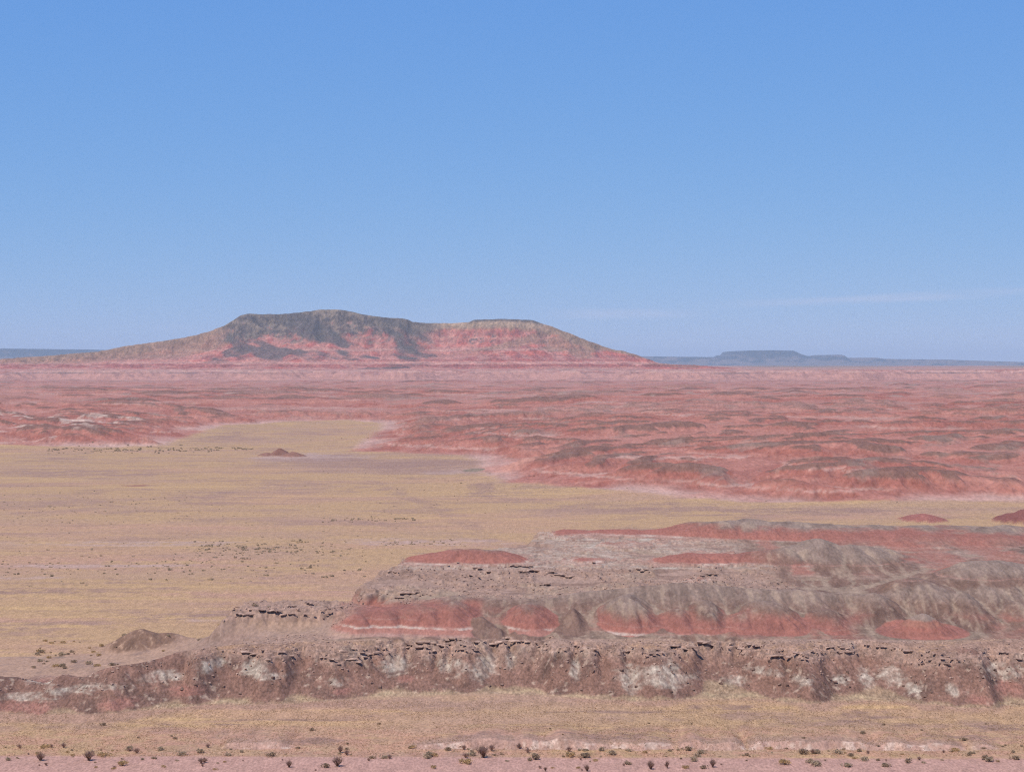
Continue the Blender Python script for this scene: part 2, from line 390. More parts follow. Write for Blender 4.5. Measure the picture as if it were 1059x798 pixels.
F['H'], F['F'], F['D'], F['K'] = bad_build(-3100, 3100, 2300, 7700, 9.0, 220000, 12)

# ------------------------------------------------------------------ the great mesa, nine kilometres off
ME_CREST = [(-260, 376), (-100, 374), (0, 371), (60, 367), (100, 363.5), (130, 358), (170, 352), (200, 347), (222, 341), (232, 337), (243, 331), (250, 326), (256, 324.3), (275, 325), (300, 324),
            (318, 322), (330, 320), (345, 319.6), (358, 321), (375, 325), (395, 328), (420, 329.5), (426, 333), (440, 334), (470, 334), (485, 333), (490, 330.6), (520, 329.6), (550, 331), (560, 334),
            (575, 339), (590, 345), (610, 353), (635, 361.5), (646, 363), (660, 367.5), (680, 375), (700, 378), (730, 381), (800, 384), (1400, 386)]
MX0, MX1, MY0, MY1, MC = -3900.0, 1500.0, 7600.0, 10400.0, 10.0
def mesa_build():
    xs = np.arange(MX0, MX1, MC, dtype=f32); ys = np.arange(MY0, MY1, MC, dtype=f32)
    X, Y = np.meshgrid(xs, ys)
    zc = kz(X, ME_CREST, 9000); hgt = np.maximum(zc - 37, 0)
    spur = 1 - np.abs(perlin(X / 420 + 0.5 * perlin(X / 500, Y / 400, 117), Y / 600 + 5, 111)); sp2 = 1 - np.abs(perlin(X / 170 + 0.4 * perlin(X / 300, Y / 300, 116), Y / 260, 112))
    Dc = 8985 + 50 * perlin(X / 260, X * 0, 113)
    W = 330 + 1.75 * hgt + 260 * (spur - 0.6) + 90 * (sp2 - 0.6)
    s = np.clip((Y - (Dc - W)) / W, 0, 1)
    f = 0.42 * s + 0.26 * s ** 3 + 0.32 * sm(0.72, 0.98, s)
    t = np.clip((Y - Dc - 260) / 800, 0, 1)
    z = 36 + hgt * np.where(Y < Dc, f, 1 - sm(0, 1, t))
    # low red foothills in front of the mesa
    fh = 34 * (1 - np.abs(perlin(X / 330, Y / 230, 114))) ** 2.2 * sm(7750, 8100, Y) * sm(8750, 8350, Y) * sm(-3200, -1600, X) * sm(1050, 600, X)
    z = np.maximum(z, 36 + fh * 0.8)
    z = z + (16 * fbm(X / 130, Y / 110, 4, 115, 0.55) + 26 * (ridged(X / 190 + 0.4 * perlin(X / 200, Y / 160, 119), Y / 330, 2, 118) - 0.6)) * sm(40, 90, z) * sm(0.995, 0.9, s)
    H1, fl = erode(z, MC, 90000, 15000, 60, 13, k_er=0.11, k_dep=0.12, cap=4.0, where=(hgt > 5) & (Y < 9000))
    dif = np.clip(H1 - z, -30, 18) * sm(1.0, 0.93, s)
    zz = z + dif
    k_ = sm(1.0, 0.93, s)
    zz = zz * (1 - k_) + blur(zz, 1) * k_
    return zz.astype(f32), np.log1p(blur(fl, 1)), hgt
MH, MFLOW, MHG = mesa_build()

FAR_CREST = [(-2500, 362), (-600, 361), (0, 360.3), (85, 361.2), (105, 363), (200, 364), (640, 368), (665, 368.3), (700, 368.8), (760, 369.4), (764.5, 367), (768, 363.2), (775, 362.4), (800, 362.0), (822, 362.6), (828, 365.8),
             (834, 367.5), (845, 369.5), (851, 368.6), (856, 367.6), (866, 367.6), (870, 366.6), (874, 367.2), (878, 371), (905, 369.7), (916, 371), (980, 371.8), (1059, 374.3), (1400, 375), (2500, 375)]
FAR_D = 35000.0
def far_height(x, y):
    plain = 36 - np.maximum(y - 12600, 0) * 0.0062 + 1.2 * fbm(x / 400, y / 400, 3, 121) * sm(6400, 6700, y)
    zc = kz(x, FAR_CREST, FAR_D)
    s = (y - (FAR_D - 2600)) / 2600
    s = s + 0.16 * fbm(x / 900, x * 0 + 0.7, 3, 122)
    f = 0.45 * np.clip(s, 0, 1) + 0.55 * sm(0.72, 0.95, s)
    m = plain + (zc - plain) * np.where(y > FAR_D + 3000, sm(FAR_D + 9000, FAR_D + 3000, y), f)
    return np.where(y > 30000, m, plain), (y > 30000) & (s > 0)

# ------------------------------------------------------------------ colours of the ground (albedo by rock, soil and plant cover, some haze and gully shading painted in)
def mix(c, col, wgt): return c + (col - c) * np.clip(wgt, 0, 1)[:, None]
def full(x, col): return np.repeat(col[None, :], x.size, 0).astype(f32)

GRASS = A1(190, 157, 128); GRASS2 = A1(170, 140, 118); BARE = A1(160, 130, 124); PINK = A1(188, 149, 136); SOIL = A1(190, 145, 130)
RED = A1(166, 112, 105); RED_D = A1(152, 105, 100); PALE = A1(184, 146, 140); WHITE = A1(214, 202, 197); BROWN = A1(136, 109, 102); BROWN_D = A1(114, 91, 87)
GREY = A1(151, 131, 126); SAND = A1(180, 149, 140); SAND_D = A1(138, 114, 110); OLIVE = A1(146, 130, 112)

# patches of the valley floor: column, row, half width, half height in photo units -> real patches on the ground
def gpatch(x, y, px, py, rx, ry, seed=0):
    D = D_of(py); cx = X_of(px, D); rX = rx / F_PX * D; rY = (D_of(py - ry) - D_of(py + ry)) / 2
    r = np.hypot((x - cx) / rX, (y - D) / rY)
    return sm(1.15, 0.55, r + 0.55 * fbm(x / (rX * 0.5), y / (rY * 0.5), 3, 130 + seed))
def hpatch(x, y, z, px, py, rx, ry, D, seed=0, dy=35, soft=0.5):
    """a stain of clay on a hill standing at range D"""
    r = np.hypot((x - X_of(px, D)) / (rx / F_PX * D), (z - Z_of(py, D)) / (ry / F_PX * D))
    return sm(1.0 + soft * 0.5, 1.0 - soft, r + min(0.5, soft) * fbm(x / (rx / F_PX * D) * 1.7, z / (ry / F_PX * D) * 1.7 + y / 5, 3, 150 + seed)) * (np.abs(y - D) < dy)

WASH = [[(385, 498), (405, 508), (432, 518), (455, 527), (478, 538), (492, 549), (505, 560)], [(500, 512), (540, 518), (600, 524), (660, 528), (760, 527)],
        [(0, 531), (60, 529), (130, 522), (190, 518), (230, 510)], [(320, 482), (420, 484), (500, 494)], [(250, 632), (150, 640), (60, 648), (-60, 650)]]
def wash(x, y):
    m = np.zeros(x.size, f32)
    for k, pl in enumerate(WASH):
        pts = [(X_of(p, D_of(r)), D_of(r)) for p, r in pl]
        for (ax, ay), (bx, by) in zip(pts[:-1], pts[1:]):
            t = np.clip(((x - ax) * (bx - ax) + (y - ay) * (by - ay)) / ((bx - ax) ** 2 + (by - ay) ** 2), 0, 1)
            d = np.hypot(x - ax - t * (bx - ax), (y - ay - t * (by - ay)) * 0.55)
            wd = 0.0065 * ay * (1 + 0.9 * fbm(x / 17, y / 30, 3, 160 + k))
            m = np.maximum(m, sm(1.2, 0.5, d / np.maximum(wd, 2)))
    return m

def ground_colour(x, y):
    c = full(x, GRASS)
    q = sm(620, 1150, y)
    n1 = fbm(x / 50, y / 26, 5, 171, 0.62); n2 = fbm(x / 7, y / 9, 4, 172, 0.65) * (1 - q) + fbm(x / 15, y / 22, 4, 175.5, 0.65) * q; n3 = fbm(x / 150, y / 90, 3, 173)
    n4 = fbm(x / 75, y / 11, 5, 178, 0.62) * (1 - q) + fbm(x / 150, y / 24, 5, 179, 0.62) * q
    c = mix(c, GRASS2, sm(-0.2, 0.5, n2) * 0.55)
    c = mix(c, PINK, sm(-0.05, 0.5, n3 + 0.4 * n4) * 0.5)
    c = mix(c, BARE, sm(0.0, 0.5, n1 + 0.4 * n2) * 0.62)
    c = mix(c, BARE * 1.04, gpatch(x, y, 400, 480, 150, 9, 61) * 0.85)
    c = mix(c, A1(182, 156, 156), gpatch(x, y, 318, 473, 62, 4.5, 62) * 0.9 + gpatch(x, y, 470, 489, 40, 3, 63) * 0.6)
    c = mix(c, BARE, sm(0.22, 0.5, n4 + 0.2 * n2) * 0.45)
    c = mix(c, A1(206, 172, 130), sm(0.15, 0.5, -n4 + 0.3 * n3) * 0.45)
    c = mix(c, A1(178, 146, 134), sm(-0.05, 0.4, fbm(x / 110, y / 70, 4, 180, 0.6)) * 0.5)
    c = c * (1 + 0.11 * n2)[:, None]
    for k, (px, py, rx, ry, g) in enumerate([(120, 582, 190, 8, 0), (430, 563, 110, 6, 0), (270, 614, 130, 4, 0), (50, 521, 90, 5, 1), (215, 514, 70, 7, 1), (90, 489, 110, 5, 1), (300, 502, 55, 5, 1), (30, 640, 90, 4, 0), (330, 540, 90, 3, 1), (600, 527, 70, 4, 1),
                                             (230, 455, 60, 4, 1), (320, 448, 50, 3, 1), (900, 533, 120, 3, 0), (180, 545, 120, 3, 0)]):
        c = mix(c, [PINK, BARE * 1.05][g], gpatch(x, y, px, py, rx, ry, 70 + k) * sm(-0.6, 0.3, n2 + 0.7 * n4) * 0.7)
    c = mix(c, BARE * 1.04, wash(x, y) * sm(-0.4, 0.4, n2 + 0.8 * n4) * 0.5)
    # the near flat: red soil shows between the grass and a bare pink strip lies nearest
    near = sm(404, 380, y + 6 * n1)
    c = mix(c, SOIL, near * sm(-0.35, 0.3, n2 + 0.5 * perlin(x / 2.2, y / 3, 175)) * 0.62)
    strip = sm(366.5, 364.0, y + 0.8 * fbm(x / 9, y / 9, 3, 176) + 0.012 * (x - 10))
    c = mix(c, A(198, 145, 138), strip * 0.9)
    for k, (px, py, rx, ry) in enumerate([(640, 736, 90, 1.6), (745, 732, 45, 3.0), (870, 745, 40, 1.6), (930, 749, 22, 2.4), (1030, 752, 45, 4), (990, 764, 50, 3), (300, 744, 90, 1.3), (200, 749, 60, 1.2),
                                          (560, 752, 120, 1.3), (330, 766, 25, 5), (480, 767, 30, 4), (640, 765, 70, 4), (900, 739, 30, 5)]):
        c = mix(c, BARE * 0.86, gpatch(x, y, px, py, rx, ry, k) * sm(-0.5, 0.2, n2 + 0.6 * n4) * 0.8)
    for k, (px, py, rx, ry, g) in enumerate([(330, 475, 70, 6, 0), (300, 472, 40, 3, 1), (440, 483, 90, 7, 0), (560, 488, 60, 8, 0), (500, 508, 20, 8, 0), (790, 530, 180, 4, 0), (880, 528, 40, 2.5, 0), (140, 502, 14, 1.4, 2),
                                             (70, 474, 26, 1.2, 0), (25, 487, 15, 1.0, 0), (200, 637, 70, 4, 0), (225, 641, 40, 1.5, 1), (60, 612, 90, 2.4, 0), (25, 597, 50, 1.5, 1), (100, 585, 120, 2, 1),
                                             (430, 560, 90, 4, 1), (120, 562, 150, 3, 1), (700, 524, 60, 4, 0), (240, 450, 20, 6, 0)]):
        c = mix(c, [BARE, A(196, 158, 152), A(160, 95, 92)][g], gpatch(x, y, px, py, rx, ry, 20 + k) * sm(-0.5, 0.3, n2 + n4) * 0.75)
    # apron of washed clay along the foot of the front ridge
    DbA = np.interp(x, X_of(np.array(A_BASE)[:, 0], 412), D_of(np.array(A_BASE)[:, 1])).astype(f32)
    ap = sm(7, 1.5, DbA - y + 4 * perlin(x / 12, x * 0, 177) + 3 * n2) * (y < 425)
    c = mix(c, A1(174, 140, 129), ap * 0.85)
    # sparse scrub ground beside the mound
    sc_ = sm(448, 458, y) * sm(510, 490, y) * sm(-135, -112, x) * sm(-55, -75, x)
    c = mix(c, A(190, 144, 124), sc_ * sm(-0.3, 0.3, n2) * 0.7)
    return c

WHITE_A = [(35, 715, 30, 3.2), (75, 709, 26, 3), (110, 706, 22, 3), (45, 705, 18, 2.4), (160, 702, 18, 5), (178, 704, 10, 3), (212, 695, 12, 6), (258, 698, 16, 7), (270, 704, 26, 3), (402, 702, 16, 9), (455, 700, 8, 9),
           (470, 705, 16, 7), (500, 706, 16, 10), (528, 702, 6, 7), (597, 704, 6, 9), (665, 706, 26, 8), (700, 710, 26, 7), (690, 700, 20, 5), (655, 716, 10, 6), (835, 708, 10, 4), (908, 712, 9, 9), (935, 708, 14, 8),
           (950, 716, 8, 5), (985, 712, 6, 6), (880, 712, 10, 4), (1050, 700, 20, 8), (345, 712, 12, 4), (770, 715, 14, 4), (560, 690, 20, 3), (800, 704, 20, 4)]
RED_A = [(20, 726, 22, 7), (50, 724, 14, 6), (128, 722, 18, 6), (190, 716, 18, 5), (78, 690, 10, 4), (350, 722, 10, 3), (415, 716, 10, 3), (1010, 722, 12, 4), (1050, 716, 16, 7)]
RED_C = [(890, 634, 16, 8), (870, 652, 18, 6), (1002, 634, 18, 8), (1040, 634, 14, 6), (800, 652, 18, 7), (830, 642, 10, 5), (985, 645, 14, 8), (880, 627, 12, 9)]
RED_D_P = [(872, 583, 18, 6), (812, 584, 22, 7), (1005, 588, 20, 6), (950, 572, 30, 6), (905, 586, 18, 7), (970, 578, 34, 8), (1030, 574, 30, 6), (810, 578, 14, 8), (930, 590, 14, 5)]
LOBES = [(430, 646, 92, 20), (545, 645, 24, 18), (650, 645, 40, 26), (700, 648, 22, 12), (729, 640, 22, 13), (795, 648, 32, 13), (770, 640, 18, 12), (380, 648, 40, 14)]

def near_colour(x, y, z, rock, hill, slope):
    n1 = fbm(x / 6, y / 8, 4, 181); n2 = fbm(x / 1.4, y / 2.0, 3, 182); n3 = fbm(x / 18, y / 22, 3, 183); n4 = perlin(x / 0.45, y / 0.6, 184)
    fl = bilin(NFLOW, NX0, NY0, NC, x, y); dif = bilin(NDIF, NX0, NY0, NC, x, y)
    t = z + tilt(x) * 0 + 0.35 * n1 + 0.12 * n2
    zs = z + tilt(x) * sm(560, 520, y) + 0.10 * n2
    rill = sm(0.35, 0.9, ridged(x / 1.7, y / 14, 2, 185))
    # --- front ridge
    cA = full(x, A1(140, 108, 100))
    cA = mix(cA, BROWN_D, sm(-0.1, 0.5, n1) * 0.7)
    cA = mix(cA, PALE * 0.88, sm(0.2, 0.6, n3 + 0.3 * n2) * 0.3)
    cA = mix(cA, A(196, 166, 150), sm(0.38, 0.6, n2 + 0.5 * n1) * 0.55)
    for k, (px, py, rx, ry) in enumerate(RED_A): cA = mix(cA, A(172, 110, 100), hpatch(x, y, z, px, py, rx, ry, 418, k) * 0.75)
    for k, (px, py, rx, ry) in enumerate(WHITE_A): cA = mix(cA, A(206, 190, 180), hpatch(x, y, z, px, py, rx, ry, 420, 20 + k) * (0.42 + 0.55 * n2 + 0.3 * n1))
    cA = mix(cA, A(190, 160, 124), sm(0.9, 0.2, z + 1.2 * n1 - 0.3) * 0.5 + sm(0.25, 0.65, dif + 0.35 * n1) * 0.45)
    cA = mix(cA, A1(164, 130, 120), sm(0.7, 0.2, z + 0.4 * n1))
    # --- strata of the red hills
    cC = full(x, PALE)
    cC = mix(cC, SAND, sm(9.2, 8.8, zs))
    cC = mix(cC, A1(178, 128, 121), sm(9.2, 9.6, zs + 0.2 * n1)); cC = mix(cC, RED, sm(10.75, 10.9, zs + 0.1 * n1))
    cC = mix(cC, RED_D, sm(11.4, 12.2, zs + 0.2 * n1) * 0.55)
    cC = mix(cC, RED, sm(13.0, 13.6, zs) * 0.6)
    wl = sm(10.22, 10.32, zs + 0.10 * n1) * sm(10.68, 10.56, zs + 0.05 * n2) * sm(-0.32, 0.05, n3 + 0.4 * n1 + 0.12)
    cC = mix(cC, WHITE, wl * (0.55 + 0.35 * n2))
    cC = mix(cC, cC * 0.9, rill * 0.5)
    lob = sm(0.35, 0.65, bilin(NLOBE, NX0, NY0, NC, x, y) + 0.10 * n1)
    lob = np.maximum(lob, sm(X_of(497, 465) + 1.5, X_of(490, 465), x + 1.2 * n1) * sm(452, 454, y))
    lob = np.maximum(lob, 0.55 * sm(10.4, 11.0, zs) * sm(13.8, 12.6, zs + 0.5 * n1) * sm(-0.35, 0.25, n3 + 0.6 * n1))
    cone_ = np.hypot((x - X_of(954, 461)) / 11.0, (y - 461) / 9.5)
    for k, (px, py, rx, ry) in enumerate(RED_C): lob = np.maximum(lob, 0.7 * hpatch(x, y, z, px, py, rx, ry, 474, 80 + k, 26, 0.6) * sm(1.0, 1.5, cone_))
    lob = lob * sm(1.15, 1.9, cone_)
    tal = mix(full(x, BROWN), GREY, sm(13.5, 16.5, t + 1.2 * n3) * 0.85)
    tal = mix(tal, BROWN_D, np.maximum(sm(0.05, 0.5, n1) * 0.45, 0.75 * sm(2.1, 1.2, cone_)))
    tal = mix(tal, A(188, 158, 142), sm(0.3, 0.6, n2 + 0.3 * n1) * 0.35)
    tal = mix(tal, A(192, 168, 146), sm(2.6, 4.2, fl + 0.8 * n2) * 0.30)
    stk = fbm(x / 2.2, y / 16, 3, 188)
    tal = mix(tal, tal * 0.82, sm(0.0, 0.4, stk)); tal = mix(tal, A1(176, 154, 142), sm(0.1, 0.45, -stk) * 0.5)
    cC = mix(cC, RED_D * 0.93, sm(0.55, 0.85, np.sin(zs * 7.5 + 2.0 * n3)) * sm(11.0, 11.4, zs) * sm(14.5, 13.5, zs) * 0.35)
    cC = mix(cC, PALE, sm(11.75, 11.85, zs + 0.1 * n1) * sm(12.1, 12.0, zs) * sm(-0.1, 0.3, n3 + 0.3 * n2) * 0.3)
    cap = sm(12.6, 15.2, zs + 0.9 * n3 + 0.8 * n1 + 0.4 * fbm(x / 1.8, y / 7, 2, 193))
    cC = mix(cC, tal, np.maximum(1 - lob, cap))
    # --- upper shelf
    cD = mix(full(x, A1(168, 141, 134)), A1(148, 122, 115), sm(-0.1, 0.3, fbm(x / 22, y / 4, 3, 187)))
    cD = mix(cD, A(176, 150, 128), sm(0.0, 0.4, n3 + 0.3 * n1) * 0.5)
    cD = mix(cD, WHITE * 0.9, sm(17.75, 17.9, z + 0.1 * n1) * sm(18.2, 18.1, z) * sm(524, 530, y) * 0.6)
    cD = mix(cD, PALE * 0.95, sm(18.2, 18.4, z) )
    cD = mix(cD, WHITE, sm(18.42, 18.5, z + 0.10 * n1) * sm(18.72, 18.62, z) * sm(-0.1, 0.25, n3 + 0.3 * n1 + 0.1) * 0.6)
    dred = sm(18.75, 18.95, z + 0.1 * n1)
    cD = mix(cD, RED, dred)
    cD = mix(cD, RED_D, dred * sm(19.6, 20.4, z + 0.3 * n1) * 0.5)
    capD = sm(21.2, 22.6, z + 1.0 * n3 + 0.5 * n1 + 0.6 * sm(55, 80, x) * sm(565, 580, y))
    right = sm(60, 78, x)
    tD = mix(full(x, BROWN), GREY, sm(20.5, 23.0, t + n3 + 2.5 * sm(66, 90, x)))
    tD = mix(tD, A(196, 172, 152), sm(2.8, 4.2, fl + 0.8 * n2) * 0.35)
    tD = mix(tD, BROWN_D, sm(0.1, 0.5, n1) * 0.35)
    rp = np.zeros(x.size, f32)
    for k, (px, py, rx, ry) in enumerate(RED_D_P): rp = np.maximum(rp, hpatch(x, y, z, px, py, rx, ry, 560, 100 + k, 45, 0.6))
    rgt = sm(62, 76, x + 5 * n3) * sm(19.0, 18.6, z + 0.3 * n1); stk2 = fbm(x / 3, y / 14, 3, 189)
    tD = mix(tD, tD * 0.84, sm(0.0, 0.4, stk2)); tD = mix(tD, A1(178, 156, 144), sm(0.1, 0.45, -stk2) * 0.5)
    cD = mix(cD, RED, rp * 0.8 * sm(16.8, 17.4, z)); rgt = rgt * (1 - 0.85 * rp)
    cD = mix(cD, tD, np.maximum(np.maximum(capD * (1 - 0.6 * rp), rgt), dred * right * sm(600, 575, y) * (1 - rp * 0.85)))
    cD = mix(cD, tD, sm(0.2, 0.5, n3 + 0.2 * n1) * sm(560, 590, y) * sm(20.2, 21.2, z) * 0.8)
    # put the zones together
    c = cA
    DbC = 451.5
    zoneC = sm(DbC - 1.5, DbC + 0.5, y + 0.6 * n1) * sm(X_of(335, 455), X_of(340, 455), x)
    benchc = mix(full(x, A1(166, 136, 126)), A1(178, 144, 122), sm(-0.1, 0.4, n3 + 0.5 * n2))
    c = mix(c, benchc, sm(430, 436, y + 3 * n1) * sm(8.0, 8.8, z + 0.3 * n1) * 0.85)
    shelf = sm(440, 452, y) * (1 - zoneC)
    c = mix(c, A(176, 142, 132), shelf * 0.6)
    c = mix(c, A(190, 146, 124), shelf * sm(6.5, 3.5, z) * sm(-0.3, 0.2, n1 + 0.2) * 0.8)
    moun = np.clip(1.2 - np.hypot((x - X_of(148, 487)) / 8.5, (y - 487) / 8), 0, 1)
    c = mix(c, mix(mix(full(x, A1(140, 112, 102)), A1(118, 94, 86), sm(0, .5, n1)), A1(178, 148, 134), sm(0.2, 0.5, n2)), sm(0.05, 0.35, moun))
    c = mix(c, cC, zoneC)
    # red cone with a grey top
    cone = sm(1.06, 0.96, np.hypot((x - X_of(954, 461)) / 11.0, (y - 461) / 9.5))
    cc = mix(full(x, RED), RED_D, sm(9.6, 10.2, z) * sm(11.2, 10.6, z) * 0.8)
    cc = mix(cc, A1(160, 116, 106), sm(11.6, 12.2, z + 0.3 * n1) * 0.7); cc = mix(cc, GREY * 1.06, sm(12.9, 13.5, z + 0.3 * n1))
    cc = mix(cc, PALE, sm(8.9, 8.6, z) * 0.7)
    c = mix(c, cc, cone)
    c = mix(c, cD, sm(488, 492, y + n1 * 2) * sm(12.5, 14.5, z + n1) * (1 - cone))
    c = mix(c, mix(mix(full(x, BROWN), BROWN_D, sm(-0.1, 0.5, n2) * 0.5), A1(158, 132, 122), sm(0.1, 0.5, fbm(x / 2, y / 9, 3, 190)) * 0.6), sm(0.3, 0.6, bilin(NTAL, NX0, NY0, NC, x, y) + 0.12 * n1))
    # bedded sandstone
    rc = mix(full(x, SAND), SAND_D, sm(0.1, 0.5, n2 + 0.4 * n4) * 0.7)
    rc = mix(rc, A(206, 176, 162), sm(0.2, 0.6, n1 - 0.4 * n2) * 0.5)
    rc = mix(rc, A(120, 98, 96), sm(0.72, 0.86, ridged(x / 2.4, y / 3.2 + z * 1.5, 2, 186)) * 0.55)
    c = mix(c, rc, rock * (0.85 - 0.35 * sm(484, 492, y)))
    c = c * (1 + 0.10 * n4 + 0.08 * n2)[:, None]
    g = ground_colour(x, y)
    c = g + (c - g) * hill[:, None]
    return c

def bad_height(x, y):
    wfar = sm(2360, 2500, y)
    zm = bilin(M['H'], M['x0'], M['y0'], M['c'], x, y); zf = bilin(F['H'], F['x0'], F['y0'], F['c'], x, y)
    # outside the carved sheets the same land goes on uncarved
    om = (np.abs(x) > 935) & (y < 2400)
    z = zm + (zf - zm) * wfar
    fl = bilin(M['F'], M['x0'], M['y0'], M['c'], x, y) * (1 - wfar) + bilin(F['F'], F['x0'], F['y0'], F['c'], x, y) * wfar
    d = bilin(M['D'], M['x0'], M['y0'], M['c'], x, y) * (1 - wfar) + bilin(F['D'], F['x0'], F['y0'], F['c'], x, y) * wfar
    if om.any():
        zz, dd = bad_base(x[om], y[om]); z[om] = zz; d[om] = dd
    hill = sm(1, 16, d + 5 * fbm(x / 18, y / 24, 3, 192) * sm(0.5, 6, d))
    k = np.maximum(y / 1500, 0.7)
    z = z + hill * k * (0.5 * fbm(x / (9 * k), y / (12 * k), 3, 191))
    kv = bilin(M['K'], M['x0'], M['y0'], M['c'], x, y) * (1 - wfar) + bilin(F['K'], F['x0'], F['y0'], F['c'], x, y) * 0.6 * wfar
    return z, fl, d, hill, kv

MOUNDS = [(290, 1515, 463, 9, 20, A1(136, 98, 90)), (303, 1500, 466.5, 11, 16, A1(150, 112, 104)), (276, 1512, 467.5, 8, 14, A1(150, 112, 104)), (955, 905, 530, 12, 18, A(172, 98, 92)), (1066, 895, 525, 19, 24, A(150, 84, 80)), (1140, 890, 528, 22, 24, A(150, 84, 80)),
          (490, 1290, 488, 8, 20, A(150, 128, 112))]

def bad_colour(x, y, z, fl, d, hill, kv):
    n1 = fbm(x / 40, y / 60, 4, 201); n2 = fbm(x / 8, y / 14, 4, 202, 0.65) * sm(3500, 2200, y) + fbm(x / 24, y / 40, 4, 206, 0.65) * sm(2200, 3500, y); n3 = fbm(x / 170, y / 260, 3, 203); n5 = fbm(x / 420, y / 150, 3, 204)
    far = sm(1700, 3600, y)  # weight that pales and pinks the far clay: haze put into its colour
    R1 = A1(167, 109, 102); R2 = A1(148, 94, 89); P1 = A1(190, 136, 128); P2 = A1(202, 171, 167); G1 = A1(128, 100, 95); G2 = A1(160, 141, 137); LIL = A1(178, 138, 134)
    c = full(x, R1)
    c = mix(c, R2, sm(0.0, 0.45, n1 + 0.4 * n2) * 0.7)
    t = z + 2.2 * n1 + 0.8 * n2
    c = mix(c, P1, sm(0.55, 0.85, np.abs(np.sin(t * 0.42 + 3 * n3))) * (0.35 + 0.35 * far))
    c = mix(c, P1, sm(1.8, 3.2, fl + 0.6 * n2) * 0.6)
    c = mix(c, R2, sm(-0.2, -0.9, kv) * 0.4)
    c = mix(c, P1, sm(0.05, 0.45, n3 + 0.3 * n1) * (0.35 + 0.25 * far))
    for q_, (zb_, wd_) in enumerate(((5.5, .5), (9.0, .7), (13.5, .5), (17.0, .8), (21.0, .6))):
        c = mix(c, [P2, P1, P2, P1, P2][q_], sm(wd_ * 1.6, wd_ * 0.5, np.abs(z + 0.9 * n2 + 0.8 * n1 - zb_)) * sm(0.0, 0.35, n3 * (1 if q_ % 2 else -1) + 0.3 * n1) * 0.5)
    # grey caps on the tops of the hummocks
    top = sm(0.55, 0.9, kv + 1.0 * n5 + 0.9 * n3 + 0.35 * n2 - 0.15) * sm(7, 12, z)
    c = mix(c, G1, top * 0.85)
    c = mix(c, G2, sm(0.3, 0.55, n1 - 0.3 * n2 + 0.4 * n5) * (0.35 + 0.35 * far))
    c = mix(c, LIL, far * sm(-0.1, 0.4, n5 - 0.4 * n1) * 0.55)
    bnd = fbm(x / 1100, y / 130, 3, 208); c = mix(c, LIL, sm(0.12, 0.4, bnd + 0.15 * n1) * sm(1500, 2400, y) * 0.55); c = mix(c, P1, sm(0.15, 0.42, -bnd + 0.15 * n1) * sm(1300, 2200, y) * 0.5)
    # pale skirt where the clay meets the valley floor
    c = mix(c, P2, sm(5.0, 1.0, z + 1.6 * n1) * sm(-0.1, 0.3, n3 + 0.25 + 0.25 * n1) * 0.85)
    lw = sm(-350, -420, x) * sm(1640, 1680, y) * sm(2300, 2000, y)
    c = mix(c, A(224, 190, 182), lw * sm(0.1, 0.4, n1 + 0.3 * n2) * 0.75)
    # light dome by the point
    pd = sm(1.1, 0.7, np.hypot((x - X_of(525, 1285)) / 24, (y - 1290) / 45) + 0.2 * n1)
    c = mix(c, A(206, 138, 126), pd * 0.9)
    # escarpment strata
    e = esc_line(x); ez = sm(-160, -60, y - e) * sm(7600, 7300, y)
    rib = ridged(x / 38 + 1.2 * fbm(x / 150, y / 150, 2, 207), y / 200 + z / 14, 3, 205, 0.6)
    ce = full(x, A(206, 140, 132)); ce = mix(ce, A(176, 120, 118), sm(0.55, 0.9, rib) * sm(-0.7, 0.1, n5 + 0.5 * n1) * 0.75)
    ce = mix(ce, A(150, 116, 118), sm(27, 29, z + 2 * n1) * sm(33, 31, z) * sm(0.2, 0.7, rib + 0.3 * n1) * sm(-0.25, 0.35, fbm(x / 380, y / 500, 3, 209)) * 0.9)
    ce = mix(ce, A1(206, 168, 160), sm(33, 34, z) * sm(39, 36, z) * sm(-0.3, 0.2, n1 + 0.2) * 0.6)
    ce = mix(ce, A(190, 112, 102), sm(60, 160, y - e) * sm(-0.2, 0.3, n5) * 0.8)
    c = mix(c, ce, ez)
    c = c * (1 + 0.11 * n2)[:, None]
    c = mix(c, A1(200, 150, 140), sm(0.35, 0.65, n2 - 0.5 * n1) * 0.25)
    g = ground_colour(x, y)
    return g + (c - g) * hill[:, None]

